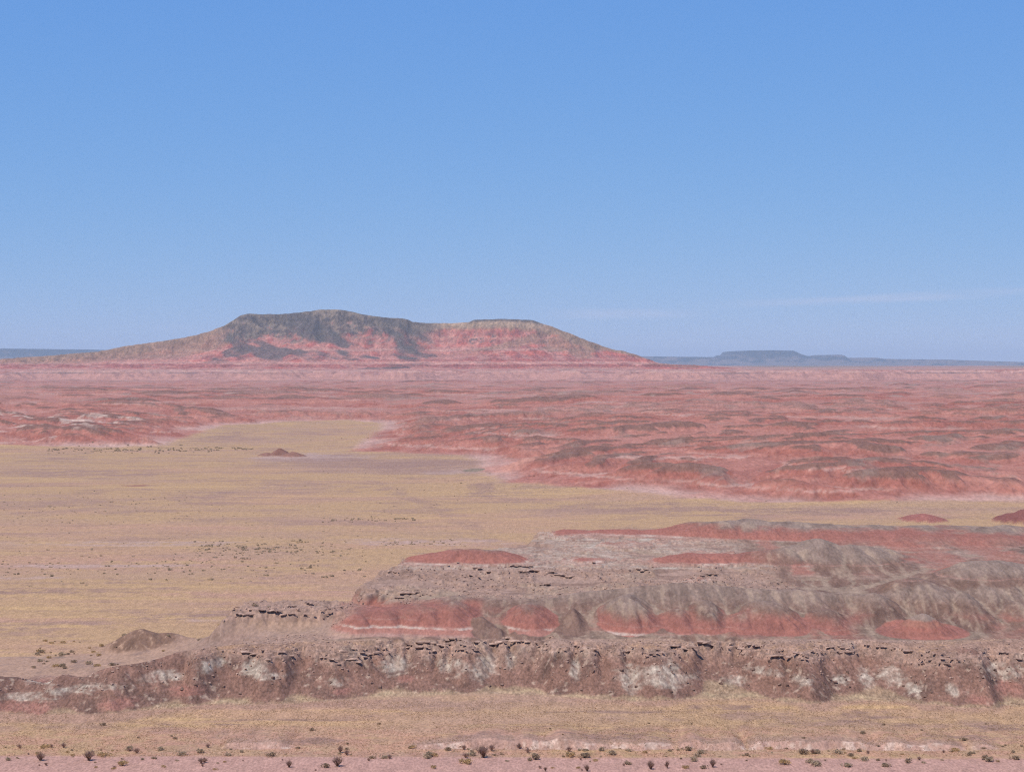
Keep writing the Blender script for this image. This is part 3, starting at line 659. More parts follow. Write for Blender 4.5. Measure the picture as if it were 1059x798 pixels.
def mesa_colour(x, y, z):
    fl = bilin(MFLOW, MX0, MY0, MC, x, y)
    n1 = fbm(x / 160, y / 200, 5, 211, 0.6); n2 = fbm(x / 42, z / 22 + y / 160, 4, 212, 0.65); n3 = fbm(x / 500, y / 600, 2, 213)
    top = kz(x, ME_CREST, 9000); rel = (z - 37) / np.maximum(top - 37, 20)
    pxs = x / 9000 * F_PX + CX
    t = z + 9 * n1 + 4 * n2
    c = full(x, A1(186, 106, 97))
    c = mix(c, A(164, 92, 88), sm(0.5, 0.8, np.abs(np.sin(t * 0.085 + 0.5))) * 0.6)
    c = mix(c, A(208, 150, 138), sm(0.75, 0.95, np.sin(t * 0.11 + 1.0)) * 0.5)
    GR = A1(152, 122, 106); DK = A1(92, 84, 84)
    c = mix(c, A1(206, 158, 148), sm(2.2, 3.6, fl + 0.6 * n2) * 0.4)  # gullies picked out in pale colour, standing in for weak shading
    c = mix(c, GR, sm(0.76, 0.9, rel + 0.22 * n1) * sm(60, 110, z))
    c = mix(c, A1(172, 146, 128), sm(395, 415, pxs) * sm(606, 580, pxs) * sm(0.80, 0.88, rel + 0.06 * n1) * 0.9)
    c = mix(c, GR, sm(245, 190, pxs + 60 * n1) * sm(0.48, 0.72, rel + 0.30 * n1) * 0.75)
    c = mix(c, GR, sm(0.10, 0.34, fbm(x / 260 - z / 80, y / 500, 3, 215)) * sm(0.2, 0.45, rel) * 0.7)
    # dark lava rubble over the left summit and its fans
    dk = sm(222, 244, pxs + 10 * n1) * sm(452, 405, pxs + 30 * n3)
    fan = fbm(x / 200 + z / 120, y / 400, 3, 214)
    c = mix(c, mix(full(x, DK), A1(130, 116, 108), sm(-0.1, 0.35, n2 + 0.5 * n1)), dk * sm(0.45, 0.64, rel + 0.42 * n1 + 0.2 * n2) * 0.92)
    c = mix(c, A1(140, 124, 110), dk * sm(0.95, 0.985, rel) * sm(-0.2, 0.3, n1) * 0.8)
    c = mix(c, A1(172, 116, 108), dk * sm(0.2, 0.45, n2 - 0.5 * n1) * sm(0.9, 0.7, rel) * 0.7)
    c = mix(c, DK * 1.12, dk * sm(-0.02, 0.22, fan) * sm(0.06, 0.2, rel) * 0.85)
    c = mix(c, DK * 1.1, sm(340, 385, pxs - 0.3 * (120 - z)) * sm(500, 440, pxs - 0.3 * (120 - z)) * sm(0.05, 0.3, fan + 0.3 * n2) * 0.8)
    c = mix(c, DK * 1.05, sm(478, 490, pxs) * sm(568, 552, pxs) * sm(0.93, 0.97, rel) * 0.9)
    c = mix(c, DK * 1.05, sm(480, 490, pxs) * sm(520, 510, pxs) * sm(0.2, 0.5, n2 + n1) * sm(0.4, 0.5, rel) * sm(0.75, 0.65, rel) * 0.9)
    c = mix(c, A(200, 122, 108), sm(52, 44, z) * sm(36.8, 38.5, z) * sm(-0.2, 0.3, n3 + n1) * 0.8)
    n4 = fbm(x / 13, z / 7 + y / 60, 3, 216, 0.7)
    c = mix(c, A1(150, 84, 78), sm(0.35, 0.7, np.sin((z + 3 * n2) * 0.28)) * sm(110, 70, z) * sm(360, 420, pxs) * 0.5)
    c = c * (1 + 0.24 * n2 + 0.32 * n4)[:, None]
    pl = mix(full(x, A(194, 132, 124)), A(178, 140, 132), sm(-0.1, 0.3, n3 + 0.4 * n1))
    hill = sm(36.8, 39.5, z)
    return pl + (c - pl) * hill[:, None]

# region ids -> objects of the setting
NAMES = {0: 'ground', 1: 'hills', 2: 'hills', 3: 'hills', 4: 'badlands', 5: 'badlands', 6: 'mesa', 7: 'distant_mesa', 8: 'plain', 9: 'hill', 10: 'hill'}

def terrain(x, y, want_col=True):
    """elevation, base colour and region of the land at points (x, y)"""
    x = x.astype(f32); y = y.astype(f32)
    n = x.size; z = np.zeros(n, f32); c = np.zeros((n, 3), f32); rid = np.zeros(n, np.int8)
    def put(m, fn):
        if m.any():
            r = fn(x[m], y[m]); z[m] = r[0]; c[m] = r[1]; rid[m] = r[2]
    def f_fore(x, y):
        r = np.hypot(x, y)
        zz = np.maximum(73.3 - 0.262 * r - 0.8 * np.abs(fbm(x / 20, y / 20, 3, 221)) * sm(8, 30, r), 0.10 * fbm(x / 30, y / 30, 2, 3) * 0)
        zz = zz + fore_relief(x, y)
        return zz, mix(ground_colour(x, y), A(190, 130, 116), sm(1, 6, zz)), np.zeros(x.size)
    def f_near(x, y):
        zz, rock, hill = near_height(x, y)
        zz = zz + fore_relief(x, y)
        col = near_colour(x, y, zz, rock, hill, None) if want_col else 0
        if want_col: col = scarp_colour(x, y, col)
        ident = np.where(hill < 0.35, 0, np.where(y < 450, 1, np.where(y < 500, 2, 3)))
        cone = np.hypot((x - X_of(954, 461)) / 11.0, (y - 461) / 9.5) < 1
        mou = np.hypot((x - X_of(148, 487)) / 8.5, (y - 487) / 8) < 1
        ident = np.where(cone, 9, np.where(mou & (hill > .35), 10, ident))
        # blend into the flat at the outer rim
        return zz, col, ident
    def f_bad(x, y):
        zz, fl, d, hill, kv = bad_height(x, y)
        flat = 0.10 * fbm(x / 6, y / 9, 2, 222) * (1 - hill)
        zz = zz + flat
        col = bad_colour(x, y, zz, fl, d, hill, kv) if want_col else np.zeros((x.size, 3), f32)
        ident = np.where(hill < 0.3, 0, np.where(y < 2450, 4, 5)); ident = np.where(y > esc_line(x) + 60, 8, ident)
        for (px, D, py, rx, ry, mc) in MOUNDS:
            cx = X_of(px, D); r = np.hypot((x - cx) / rx, (y - D) / ry) + 0.12 * fbm(x / 6, y / 8, 2, 223)
            zt = Z_of(py, D); b = zt * np.clip(1 - r, 0, 1) ** 0.85
            ident = np.where((b > zz) & (b > 0.2), 9, ident)
            if want_col: col = mix(col, mc * (1 + 0.12 * fbm(x / 3, y / 5, 2, 224))[:, None] + 0 * col, sm(1.0, 0.85, r))
            zz = np.maximum(zz, b)
        return zz, col, ident
    def f_mesa(x, y):
        zz = bilin(MH, MX0, MY0, MC, x, y)
        pl, _ = far_height(x, y)
        inside = (x > MX0 + 20) & (x < MX1 - 20)
        hg = sm(36.5, 39.5, zz) * inside
        zz = pl + (zz - pl) * hg
        zz = zz + hg * 3.5 * fbm(x / 40, y / 50, 3, 225)
        return zz, (mesa_colour(x, y, zz) if want_col else 0), np.where(hg > 0.3, 6, 8)
    def f_far(x, y):
        zz, m = far_height(x, y)
        n1 = fbm(x / 900, y / 1500, 3, 231)
        col = mix(full(x, A(194, 132, 124)), A(150, 128, 120), sm(-0.1, 0.3, n1))
        cm = mix(full(x, A(118, 92, 88)), A(30, 28, 34), sm(-0.4, 0.1, fbm(x / 320, zz / 60, 4, 232) + 0.004 * (zz - 130)))
        col = np.where(m[:, None], cm, col)
        return zz, col, np.where(m, 7, 8)
    put(y < 392, f_fore); put((y >= 392) & (y < 775), f_near); put((y >= 775) & (y < 7640), f_bad); put((y >= 7640) & (y < 10380), f_mesa); put(y >= 10380, f_far)
    return z, c, rid

# low eroded bank crossing the near flat
SCARP = [(415, 0), (440, 0.6), (470, 1.0), (590, 1.0), (612, 0.5), (625, 0.7), (680, 0.7), (700, 0.2), (718, 0.9), (762, 1.0), (772, 0.1), (784, 0.9), (800, 1.0), (890, 1.0), (905, 0.5), (915, 0.8), (985, 0.7), (1000, 0.1), (1020, 0.5), (1040, 0)]
def scarp(x, y):
    amp = kx(x, [(-500, 0), (225, 0), (240, 0.5), (290, 0.6), (310, 0)] + SCARP + [(1500, 0)], 374)
    yb = 373.2 + 1.8 * fbm(x / 6, x * 0 + 0.4, 3, 241) + kx(x, [(-500, 0), (500, 0), (900, -1), (1500, -1)], 374)
    return amp, yb
def fore_relief(x, y):
    amp, yb = scarp(x, y)
    return amp * (1.2 + 0.7 * perlin(x / 4, x * 0, 243)) * sm(-0.2, 2.0, y - yb + 0.5 * perlin(x / 1.6, x * 0, 244)) * sm(30, 6, y - yb) * (y > 360)
def scarp_colour(x, y, col): return col
_gc0 = ground_colour
def ground_colour(x, y):
    c = _gc0(x, y)
    amp, yb = scarp(x, y)
    f = sm(-0.8, 0.0, y - yb) * sm(2.6, 1.6, y - yb) * sm(0.1, 0.4, amp)
    n = fbm(x / 1.3, y / 1.5, 3, 251); nb = fbm(x / 5, y / 6, 3, 252)
    c = mix(c, A1(184, 150, 144), f * 0.8)
    c = mix(c, A1(204, 178, 171), f * sm(0.0, 0.4, nb + 0.6 * n))
    f2 = sm(1.6, 2.4, y - yb) * sm(10, 3, y - yb + 2 * n) * sm(0.1, 0.4, amp)
    return mix(c, A(172, 132, 122), f2 * 0.7)

# ------------------------------------------------------------------ meshes of the land
def land_material(name, speck, bump, dist, contrast, rough=0.95):
    m = bpy.data.materials.new(name); m.use_nodes = True; t = m.node_tree; t.nodes.clear()
    o = N(t, 'ShaderNodeOutputMaterial'); b = N(t, 'ShaderNodeBsdfPrincipled'); b.inputs['Roughness'].default_value = rough
    b.inputs['Specular IOR Level'].default_value = 0.08
    at = N(t, 'ShaderNodeAttribute'); at.attribute_name = 'earth'
    g = N(t, 'ShaderNodeNewGeometry')
    n1 = N(t, 'ShaderNodeTexNoise'); n1.inputs['Scale'].default_value = 1.0 / speck; n1.inputs['Detail'].default_value = 5; n1.inputs['Roughness'].default_value = 0.65
    n2 = N(t, 'ShaderNodeTexNoise'); n2.inputs['Scale'].default_value = 1.0 / bump; n2.inputs['Detail'].default_value = 4
    st = N(t, 'ShaderNodeVectorMath', operation='MULTIPLY'); st.inputs[1].default_value = (1.0, 0.3, 1.0)
    t.links.new(g.outputs['Position'], st.inputs[0])
    t.links.new(st.outputs[0], n1.inputs['Vector']); t.links.new(g.outputs['Position'], n2.inputs['Vector'])
    mr = N(t, 'ShaderNodeMapRange'); mr.inputs[1].default_value = 0.36; mr.inputs[2].default_value = 0.64; mr.clamp = False; mr.inputs[3].default_value = 1 - contrast; mr.inputs[4].default_value = 1 + contrast
    t.links.new(n1.outputs['Fac'], mr.inputs[0])
    n3 = N(t, 'ShaderNodeTexNoise'); n3.inputs['Scale'].default_value = 1.0 / (speck * 4.5); n3.inputs['Detail'].default_value = 4; n3.inputs['Roughness'].default_value = 0.7
    t.links.new(st.outputs[0], n3.inputs['Vector'])
    mr3 = N(t, 'ShaderNodeMapRange'); mr3.inputs[1].default_value = 0.36; mr3.inputs[2].default_value = 0.64; mr3.inputs[3].default_value = 1 - contrast * 0.55; mr3.inputs[4].default_value = 1 + contrast * 0.55; mr3.clamp = False
    t.links.new(n3.outputs['Fac'], mr3.inputs[0])
    mm = N(t, 'ShaderNodeMath', operation='MULTIPLY'); t.links.new(mr.outputs[0], mm.inputs[0]); t.links.new(mr3.outputs[0], mm.inputs[1])
    mu = N(t, 'ShaderNodeMix', data_type='RGBA', blend_type='MULTIPLY'); mu.inputs['Factor'].default_value = 1.0
    t.links.new(at.outputs['Color'], mu.inputs['A']); t.links.new(mm.outputs[0], mu.inputs['B'])
    t.links.new(mu.outputs['Result'], b.inputs['Base Color'])
    bp = N(t, 'ShaderNodeBump'); bp.inputs['Strength'].default_value = 0.6; bp.inputs['Distance'].default_value = dist
    t.links.new(n2.outputs['Fac'], bp.inputs['Height']); t.links.new(bp.outputs['Normal'], b.inputs['Normal'])
    t.links.new(b.outputs['BSDF'], o.inputs['Surface'])
    return m
MAT_NEAR = land_material('near_earth', 0.5, 0.8, 0.16, 0.30)
MAT_FLAT = land_material('flat_soil', 0.45, 0.7, 0.07, 0.23)
MAT_CLAY = land_material('hill_clay', 0.7, 0.9, 0.14, 0.16)
MAT_MID = land_material('badland_clay', 2.2, 5.0, 0.9, 0.17)
MAT_FAR = land_material('far_rock', 11.0, 22.0, 5.0, 0.26)

# columns: one per photo pixel or so inside the view, wider outside it
u_in = np.arange(-70, 1131, 1.1)
k = np.arange(1, 61); u_l = -70 - (k + k ** 2.05 * 0.65)[::-1]; u_r = 1130 + (k + k ** 2.05 * 0.65)
U = (np.concatenate([u_l, u_in, u_r]) - CX) / F_PX
rows = [np.linspace(-350, 330, 50)[:-1], np.arange(330, 362, 0.8), np.arange(362, 400, 0.33), np.arange(400, 470, 0.28), np.arange(470, 560, 0.42), np.arange(560, 660, 0.6), np.arange(660, 780, 2.5),
        np.arange(780, 1000, 4.0), np.arange(1000, 1500, 1.9), np.arange(1500, 2400, 3.4)]
y = 2400.0; far_rows = []
while y < 7800:
    far_rows.append(y); y += 5.0 + 9.0 * (y - 2400) / 5000 if not 6000 < y < 7000 else 6.0
rows.append(np.array(far_rows)); rows.append(np.arange(y, 9450, 9.0)); rows.append(np.geomspace(9460, 30500, 60)); rows.append(np.arange(30600, 38100, 70.0)); rows.append(np.geomspace(38300, 60000, 14))
YR = np.concatenate(rows)
print('land grid', YR.size, U.size, YR.size * U.size)

nu = U.size
XX = np.empty((YR.size, nu), f32); ZZ = np.empty((YR.size, nu), f32); CC = np.empty((YR.size, nu, 3), f32); RR = np.empty((YR.size, nu), np.int8)
YY = np.repeat(YR[:, None], nu, 1).astype(f32)
XX[:] = U[None, :] * np.maximum(YR, 300.0)[:, None]
ch = 180
for i in range(0, YR.size, ch):
    s_ = slice(i, min(i + ch, YR.size))
    z_, c_, r_ = terrain(XX[s_].ravel(), YY[s_].ravel())
    ZZ[s_] = z_.reshape(-1, nu); CC[s_] = np.clip(c_, 0.004, 0.9).reshape(-1, nu, 3); RR[s_] = r_.reshape(-1, nu)

def build_land(ident):
    qi, qj = np.nonzero(RR[:-1, :-1] == ident)
    if qi.size == 0: return None
    v00 = qi * nu + qj
    quads = np.stack([v00, v00 + 1, v00 + nu + 1, v00 + nu], 1)
    used, inv = np.unique(quads, return_inverse=True); inv = inv.reshape(-1, 4)
    co = np.stack([XX.ravel()[used], YY.ravel()[used], ZZ.ravel()[used]], 1).astype(f32)
    me = bpy.data.meshes.new(NAMES[ident]); nv = used.size; nf = qi.size
    me.vertices.add(nv); me.loops.add(nf * 4); me.polygons.add(nf)
    me.vertices.foreach_set('co', co.ravel()); me.loops.foreach_set('vertex_index', inv.astype(np.int32).ravel())
    me.polygons.foreach_set('loop_start', np.arange(0, nf * 4, 4, dtype=np.int32))
    me.polygons.foreach_set('use_smooth', np.ones(nf, bool))
    at = me.color_attributes.new('earth', 'FLOAT_COLOR', 'POINT')
    rgba = np.ones((nv, 4), f32); rgba[:, :3] = CC.reshape(-1, 3)[used]; at.data.foreach_set('color', rgba.ravel())
    me.update(calc_edges=True)
    ob = bpy.data.objects.new(NAMES[ident], me); COL.objects.link(ob); ob['kind'] = 'structure'
    me.materials.append({0: MAT_FLAT, 1: MAT_NEAR, 2: MAT_CLAY, 3: MAT_CLAY, 9: MAT_CLAY, 10: MAT_CLAY, 4: MAT_MID}.get(ident, MAT_FAR) if ident != 5 else MAT_MID)
    return ob
for ident in NAMES: build_land(ident)

# ------------------------------------------------------------------ haze
hm = bpy.data.materials.new('haze_air'); hm.use_nodes = True; t = hm.node_tree; t.nodes.clear()
o = N(t, 'ShaderNodeOutputMaterial'); v = N(t, 'ShaderNodeVolumePrincipled')
v.inputs['Color'].default_value = (0.78, 0.88, 1.0, 1); v.inputs['Density'].default_value = HAZE_DENSITY; v.inputs['Anisotropy'].default_value = 0.0
t.links.new(v.outputs['Volume'], o.inputs['Volume'])
zmin = float(ZZ.min()) - 1.0; zmax = float(ZZ.max()) + 25.0
bm = bmesh.new(); bmesh.ops.create_cube(bm, size=1.0)
me = bpy.data.meshes.new('haze'); bm.to_mesh(me); bm.free(); me.materials.append(hm)
hz = bpy.data.objects.new('haze', me); COL.objects.link(hz); hz['kind'] = 'stuff'
xm = float(np.abs(XX).max()) * 1.02
hz.scale = (2 * xm, 62000 + 900, zmax - zmin); hz.location = (0, (62000 - 900) / 2, (zmax + zmin) / 2)

# ------------------------------------------------------------------ plants and stones
rg = np.random.default_rng(5); random.seed(5)

def simple_mat(name, col, var=0.25, scale=3.0, rough=0.9, col2=None, leaf=False):
    m = bpy.data.materials.new(name); m.use_nodes = True; t = m.node_tree; t.nodes.clear()
    o = N(t, 'ShaderNodeOutputMaterial'); b = N(t, 'ShaderNodeBsdfPrincipled'); b.inputs['Roughness'].default_value = rough; b.inputs['Specular IOR Level'].default_value = 0.1
    g = N(t, 'ShaderNodeNewGeometry'); n1 = N(t, 'ShaderNodeTexNoise'); n1.inputs['Scale'].default_value = scale; n1.inputs['Detail'].default_value = 4
    t.links.new(g.outputs['Position'], n1.inputs['Vector'])
    r = N(t, 'ShaderNodeValToRGB'); e = r.color_ramp.elements
    c2 = col if col2 is None else col2
    e[0].position = 0.35; e[0].color = tuple(float(v) * (1 - var) for v in col) + (1,); e[1].position = 0.65; e[1].color = tuple(float(v) * (1 + var) for v in c2) + (1,)
    t.links.new(n1.outputs['Fac'], r.inputs['Fac']); t.links.new(r.outputs['Color'], b.inputs['Base Color'])
    bp = N(t, 'ShaderNodeBump'); bp.inputs['Strength'].default_value = 0.4; bp.inputs['Distance'].default_value = 0.08
    t.links.new(n1.outputs['Fac'], bp.inputs['Height']); t.links.new(bp.outputs['Normal'], b.inputs['Normal'])
    t.links.new(b.outputs['BSDF'], o.inputs['Surface'])
    if leaf:
        tr = N(t, 'ShaderNodeBsdfTranslucent'); ms = N(t, 'ShaderNodeMixShader'); ms.inputs[0].default_value = 0.45
        t.links.new(r.outputs['Color'], tr.inputs['Color']); t.links.new(b.outputs['BSDF'], ms.inputs[1]); t.links.new(tr.outputs[0], ms.inputs[2]); t.links.new(ms.outputs[0], o.inputs['Surface'])
    return m
M_SAGE = simple_mat('sage_leaves', A1(204, 184, 164), 0.25, 4, leaf=True)
M_DARK = simple_mat('dark_leaves', A1(190, 166, 146), 0.25, 4, leaf=True)
M_YEL = simple_mat('rabbitbrush_leaves', A1(222, 192, 150), 0.25, 4, leaf=True)
M_TWIG = simple_mat('dry_twigs', A1(206, 172, 160), 0.25, 6, leaf=True)
M_STEM = simple_mat('bark', A1(104, 84, 76), 0.2, 8)
M_STONE = simple_mat('sandstone', A1(184, 154, 147), 0.22, 1.3, 0.95, A1(196, 166, 156))
M_STONE2 = simple_mat('brown_stone', A1(140, 114, 108), 0.25, 1.6)
M_TUFT = simple_mat('dry_grass', A1(206, 174, 140), 0.15, 0.5, 0.9, A1(196, 164, 138), leaf=True)

def height(x, y): return terrain(np.asarray(x, f32), np.asarray(y, f32), False)[0]

def leaf_bm(seed, w, h, n, size, upright=0.2, hollow=0.3, twiggy=False):
    """a crown of small leaf faces spread through an uneven dome, a unit bush in metres"""
    r = np.random.default_rng(seed); bm = bmesh.new()
    lumps = [(r.normal(0, w * 0.24), r.normal(0, w * 0.24), h * r.uniform(0.35, 0.62), w * r.uniform(0.22, 0.36), h * r.uniform(0.28, 0.42)) for _ in range(6)]
    for i in range(n):
        if twiggy:
            a = r.uniform(0, 2 * np.pi); k = r.random() ** 0.7; t = r.uniform(0.25, 1.0)
            p = Vector((math.cos(a) * w * 0.55 * k * t ** 1.5, math.sin(a) * w * 0.55 * k * t ** 1.5, h * t * (1.1 - 0.35 * k * k) * r.uniform(0.8, 1.1)))
            d = Vector((math.cos(a) * k * 0.6, math.sin(a) * k * 0.6, 1.0)).normalized(); L = size * r.uniform(1.2, 2.6); wd = size * 0.16
            sd = d.cross(Vector((r.normal(), r.normal(), r.normal()))).normalized() * wd
            q = [p - d * L * .5 - sd, p - d * L * .5 + sd, p + d * L * .5]
        else:
            lx, ly, lz, lr, lh = lumps[r.integers(0, 6)]
            v = Vector((r.normal(), r.normal(), r.normal())).normalized() * (r.random() ** hollow)
            p = Vector((lx + v.x * lr, ly + v.y * lr, max(0.03, lz + v.z * lh)))
            d = (v + Vector((r.normal() * .5, r.normal() * .5, upright + r.normal() * .5))).normalized()
            sd = d.cross(Vector((r.normal(), r.normal(), r.normal()))).normalized() * size * r.uniform(0.4, 0.8); L = size * r.uniform(0.8, 1.6)
            q = [p - sd, p + sd, p + d * L]
        bm.faces.new([bm.verts.new(c) for c in q])
    return bm
def stem_bm(seed, w, h, n):
    r = np.random.default_rng(seed); bm = bmesh.new()
    for i in range(n):
        a = r.uniform(0, 2 * np.pi); k = r.uniform(0.2, 1.0)
        pts = [Vector((math.cos(a) * w * 0.5 * k * t + r.normal() * .02, math.sin(a) * w * 0.5 * k * t + r.normal() * .02, h * (0.85 + .1 * r.random()) * t ** 0.8 - 0.04)) for t in (0.02, 0.35, 0.7, 1.0)]
        prev = None
        for j, p in enumerate(pts):
            rad = 0.028 * (1 - 0.22 * j); ring = [bm.verts.new(p + Vector((math.cos(q) * rad, math.sin(q) * rad, 0))) for q in (0, 2.094, 4.189)]
            if prev:
                for m_ in range(3): bm.faces.new([prev[m_], prev[(m_ + 1) % 3], ring[(m_ + 1) % 3], ring[m_]])
            prev = ring
    return bm
def mesh_of(name, bm, mat):
    me = bpy.data.meshes.new(name); bm.to_mesh(me); bm.free(); me.materials.append(mat); return me

BUSH = {}
for kind, mat, n, size, kw in (('sage', M_SAGE, 210, 0.12, {}), ('dark', M_DARK, 230, 0.12, {}), ('yellow', M_YEL, 220, 0.12, dict(upright=1.2)), ('twig', M_TWIG, 300, 0.17, dict(twiggy=True))):
    BUSH[kind] = [(mesh_of('foliage', leaf_bm(40 + v + len(kind) * 7, 1.0, 0.62 if kind != 'twig' else 0.8, n, size, **kw), mat), mesh_of('stems', stem_bm(60 + v, 0.9, 0.5 if kind != 'twig' else 0.7, 14 if kind != 'twig' else 26), M_STEM)) for v in range(3)]

def put_bush(x, y, wid, kind, label, group=None, parts=True, tall=1.0, cat='shrub'):
    z = float(height([x], [y])[0])
    fo, st = BUSH[kind][random.randrange(3)]
    if parts:
        root = bpy.data.objects.new('shrub', None); COL.objects.link(root); root.empty_display_size = 0.2
        for nm, me in (('foliage', fo), ('stems', st)):
            c = bpy.data.objects.new(nm, me); COL.objects.link(c); c.parent = root
    else:
        root = bpy.data.objects.new('shrub', fo); COL.objects.link(root)
    root.location = (x, y, z - 0.03); root.rotation_euler = (0, 0, random.uniform(0, 6.28)); root.scale = (wid, wid, wid * tall)
    root['label'] = label; root['category'] = cat
    if group: root['group'] = group
    return root

# the larger shrubs of the near flat: column, row of the foot, width in photo px, kind, height factor, label
BIG = [(500, 783, 17, 'twig', 1.0, 'broad dark twiggy shrub leaning right, standing alone before the pale eroded bank'),
       (349, 792, 15, 'twig', 0.9, 'large dark brown twiggy shrub, the right one of a close pair by the bare strip'),
       (336, 793, 9, 'dark', 1.1, 'small dark shrub touching the left side of a large brown twiggy bush'),
       (299, 793, 9, 'twig', 1.1, 'upright reddish twiggy shrub alone on the bare pink strip, left of a dark pair'),
       (352, 778, 8, 'twig', 1.3, 'thin upright twiggy shrub in pale grass behind the dark shrub pair'),
       (208, 789, 9, 'twig', 0.9, 'squat brown shrub at the grass edge below a grey mound'),
       (92, 786, 16, 'twig', 0.9, 'wide reddish brown twiggy shrub at the left end of the grey sage line'),
       (42, 786, 13, 'twig', 0.9, 'brown twiggy shrub near the left edge of the view, beside grey sage'),
       (127, 791, 11, 'yellow', 0.9, 'yellowish rabbitbrush at the edge of the bare strip, far left'),
       (483, 789, 14, 'yellow', 0.7, 'low tawny shrub just in front of the broad leaning twiggy shrub'),
       (449, 794, 6, 'yellow', 1.1, 'small bright yellow rabbitbrush on the bare strip, left of centre'),
       (554, 785, 11, 'dark', 0.9, 'rounded dark shrub in pale grass right of the broad leaning twiggy shrub'),
       (605, 783, 14, 'dark', 0.65, 'wide low dark grey shrub below the gap in the pale eroded bank'),
       (648, 790, 9, 'dark', 0.7, 'flat dark shrub lying along the edge of the pink bare strip'),
       (673, 795, 11, 'twig', 1.1, 'dark bushy shrub with twigs, lowest in the picture right of centre'),
       (690, 794, 6, 'twig', 1.9, 'narrow upright twiggy shrub right of a dark bushy one on bare ground'),
       (708, 794, 7, 'yellow', 1.0, 'pale yellow shrub next to a narrow upright twiggy one'),
       (737, 793, 10, 'twig', 1.2, 'spiky dark shrub standing at the edge of the bare strip, centre right'),
       (727, 794, 8, 'dark', 0.9, 'small grey shrub touching the spiky dark shrub on its left'),
       (812, 790, 13, 'yellow', 0.8, 'tawny dry shrub in grass below the pale eroded bank on the right'),
       (846, 791, 14, 'sage', 0.7, 'broad grey sagebrush below the whitest stretch of the eroded bank'),
       (875, 792, 12, 'sage', 0.7, 'grey sagebrush over a yellow tuft, right of a broad grey sagebrush'),
       (938, 788, 8, 'dark', 1.1, 'compact dark green shrub alone in grass near the right corner'),
       (917, 792, 10, 'dark', 0.7, 'low dark shrub at the grass edge, left of the compact dark green one'),
       (1024, 787, 11, 'sage', 0.8, 'grey green shrub over yellow grass close to the right edge'),
       (893, 760, 8, 'dark', 0.7, 'dark shrub alone on tan grass above the right end of the eroded bank'),
       (564, 797, 5, 'twig', 1.3, 'tiny twiggy shrub on bare ground at the bottom, just right of centre'),
       (607, 797, 8, 'twig', 1.2, 'reddish twiggy shrub at the very bottom of the bare strip'),
       (996, 766, 9, 'dark', 0.7, 'dark oval shrub on tan grass above a pale bank tip at the far right')]
for px, py, wpx, kind, tall, lab in BIG:
    D = D_of(py); put_bush(X_of(px, D), D, 0.88 * wpx / F_PX * D, kind, lab, 'shrubs of the near flat', True, tall)

def scatter(n, pxr, pyr, wr, kinds, label, group, keep=None, dens=None):
    k = 0; tries = 0
    while k < n and tries < n * 40:
        tries += 1
        px = rg.uniform(*pxr); py = rg.uniform(*pyr); D = D_of(py)
        if keep is not None and not keep(px, py): continue
        x, y = X_of(px, D), D
        if y < 770:
            zz = float(height([x], [y])[0])
            if zz > 12: continue
            D = D_of(py, zz); x, y = X_of(px, D), D
        kind = kinds[rg.integers(0, len(kinds))]
        put_bush(x, y, (wr[0] + (wr[1] - wr[0]) * rg.random() ** 1.7) / F_PX * D, kind, label[kind] if isinstance(label, dict) else label, group, False, rg.uniform(0.65, 1.0)); k += 1
def clump(px, py): return perlin(np.array([px / 26.0]), np.array([py / 3.0]), 301)[0] > -0.05
scatter(138, (0, 1059), (772, 789), (2.5, 10), ['sage', 'sage', 'dark', 'yellow', 'twig'], {'sage': 'small grey sagebrush in the scrub line at the edge of the bare strip', 'dark': 'small dark shrub in the scrub line at the edge of the bare strip',
        'yellow': 'small tawny shrub in the scrub line at the edge of the bare strip', 'twig': 'small brown twiggy shrub in the scrub line at the edge of the bare strip'}, 'scrub line of the near flat', clump)
scatter(34, (0, 1059), (748, 776), (2.5, 6), ['dark'], 'small dark shrub scattered on the tan grass above the scrub line', 'shrubs on the tan grass')
scatter(16, (0, 860), (790, 797), (3, 5), ['yellow', 'twig'], {'yellow': 'tiny yellow tuft shrub on the bare pink strip', 'twig': 'tiny brown shrub on the bare pink strip'}, 'shrubs on the bare strip')
FLAT_LAB = {'dark': 'small brown shrub on the sandy flat between the front ridge and the valley', 'sage': 'grey shrub on the sandy flat between the front ridge and the valley', 'yellow': 'pale tawny shrub on the sandy flat between the front ridge and the valley'}
scatter(50, (35, 125), (662, 692), (2.5, 7), ['dark', 'sage', 'yellow'], FLAT_LAB, 'shrubs behind the front ridge')
scatter(38, (120, 330), (654, 676), (2.5, 7), ['dark', 'sage', 'yellow'], FLAT_LAB, 'shrubs behind the front ridge')

def merged(name, pts, meshes, mat, kind, lab=None):
    """one object of ground cover from many small pieces (x, y, z, size, turn)"""
    vs, fs = [], []; off = 0
    base = []
    for me in meshes:
        v = np.empty(len(me.vertices) * 3, f32); me.vertices.foreach_get('co', v)
        base.append((v.reshape(-1, 3), [tuple(p.vertices) for p in me.polygons]))
    for i, (x, y, z, sx, sz, a) in enumerate(pts):
        v, f = base[i % len(base)]
        c, s_ = math.cos(a), math.sin(a)
        R = np.array([[c, -s_, 0], [s_, c, 0], [0, 0, 1]], f32)
        vs.append((v * np.array([sx, sx, sz], f32)) @ R.T + np.array([x, y, z], f32)); fs.extend([tuple(q + off for q in p) for p in f]); off += len(v)
    me = bpy.data.meshes.new(name); me.from_pydata(np.concatenate(vs).tolist(), [], fs); me.materials.append(mat)
    o = bpy.data.objects.new(name, me); COL.objects.link(o); o['kind'] = kind
    if lab: o['label'] = lab
    return o

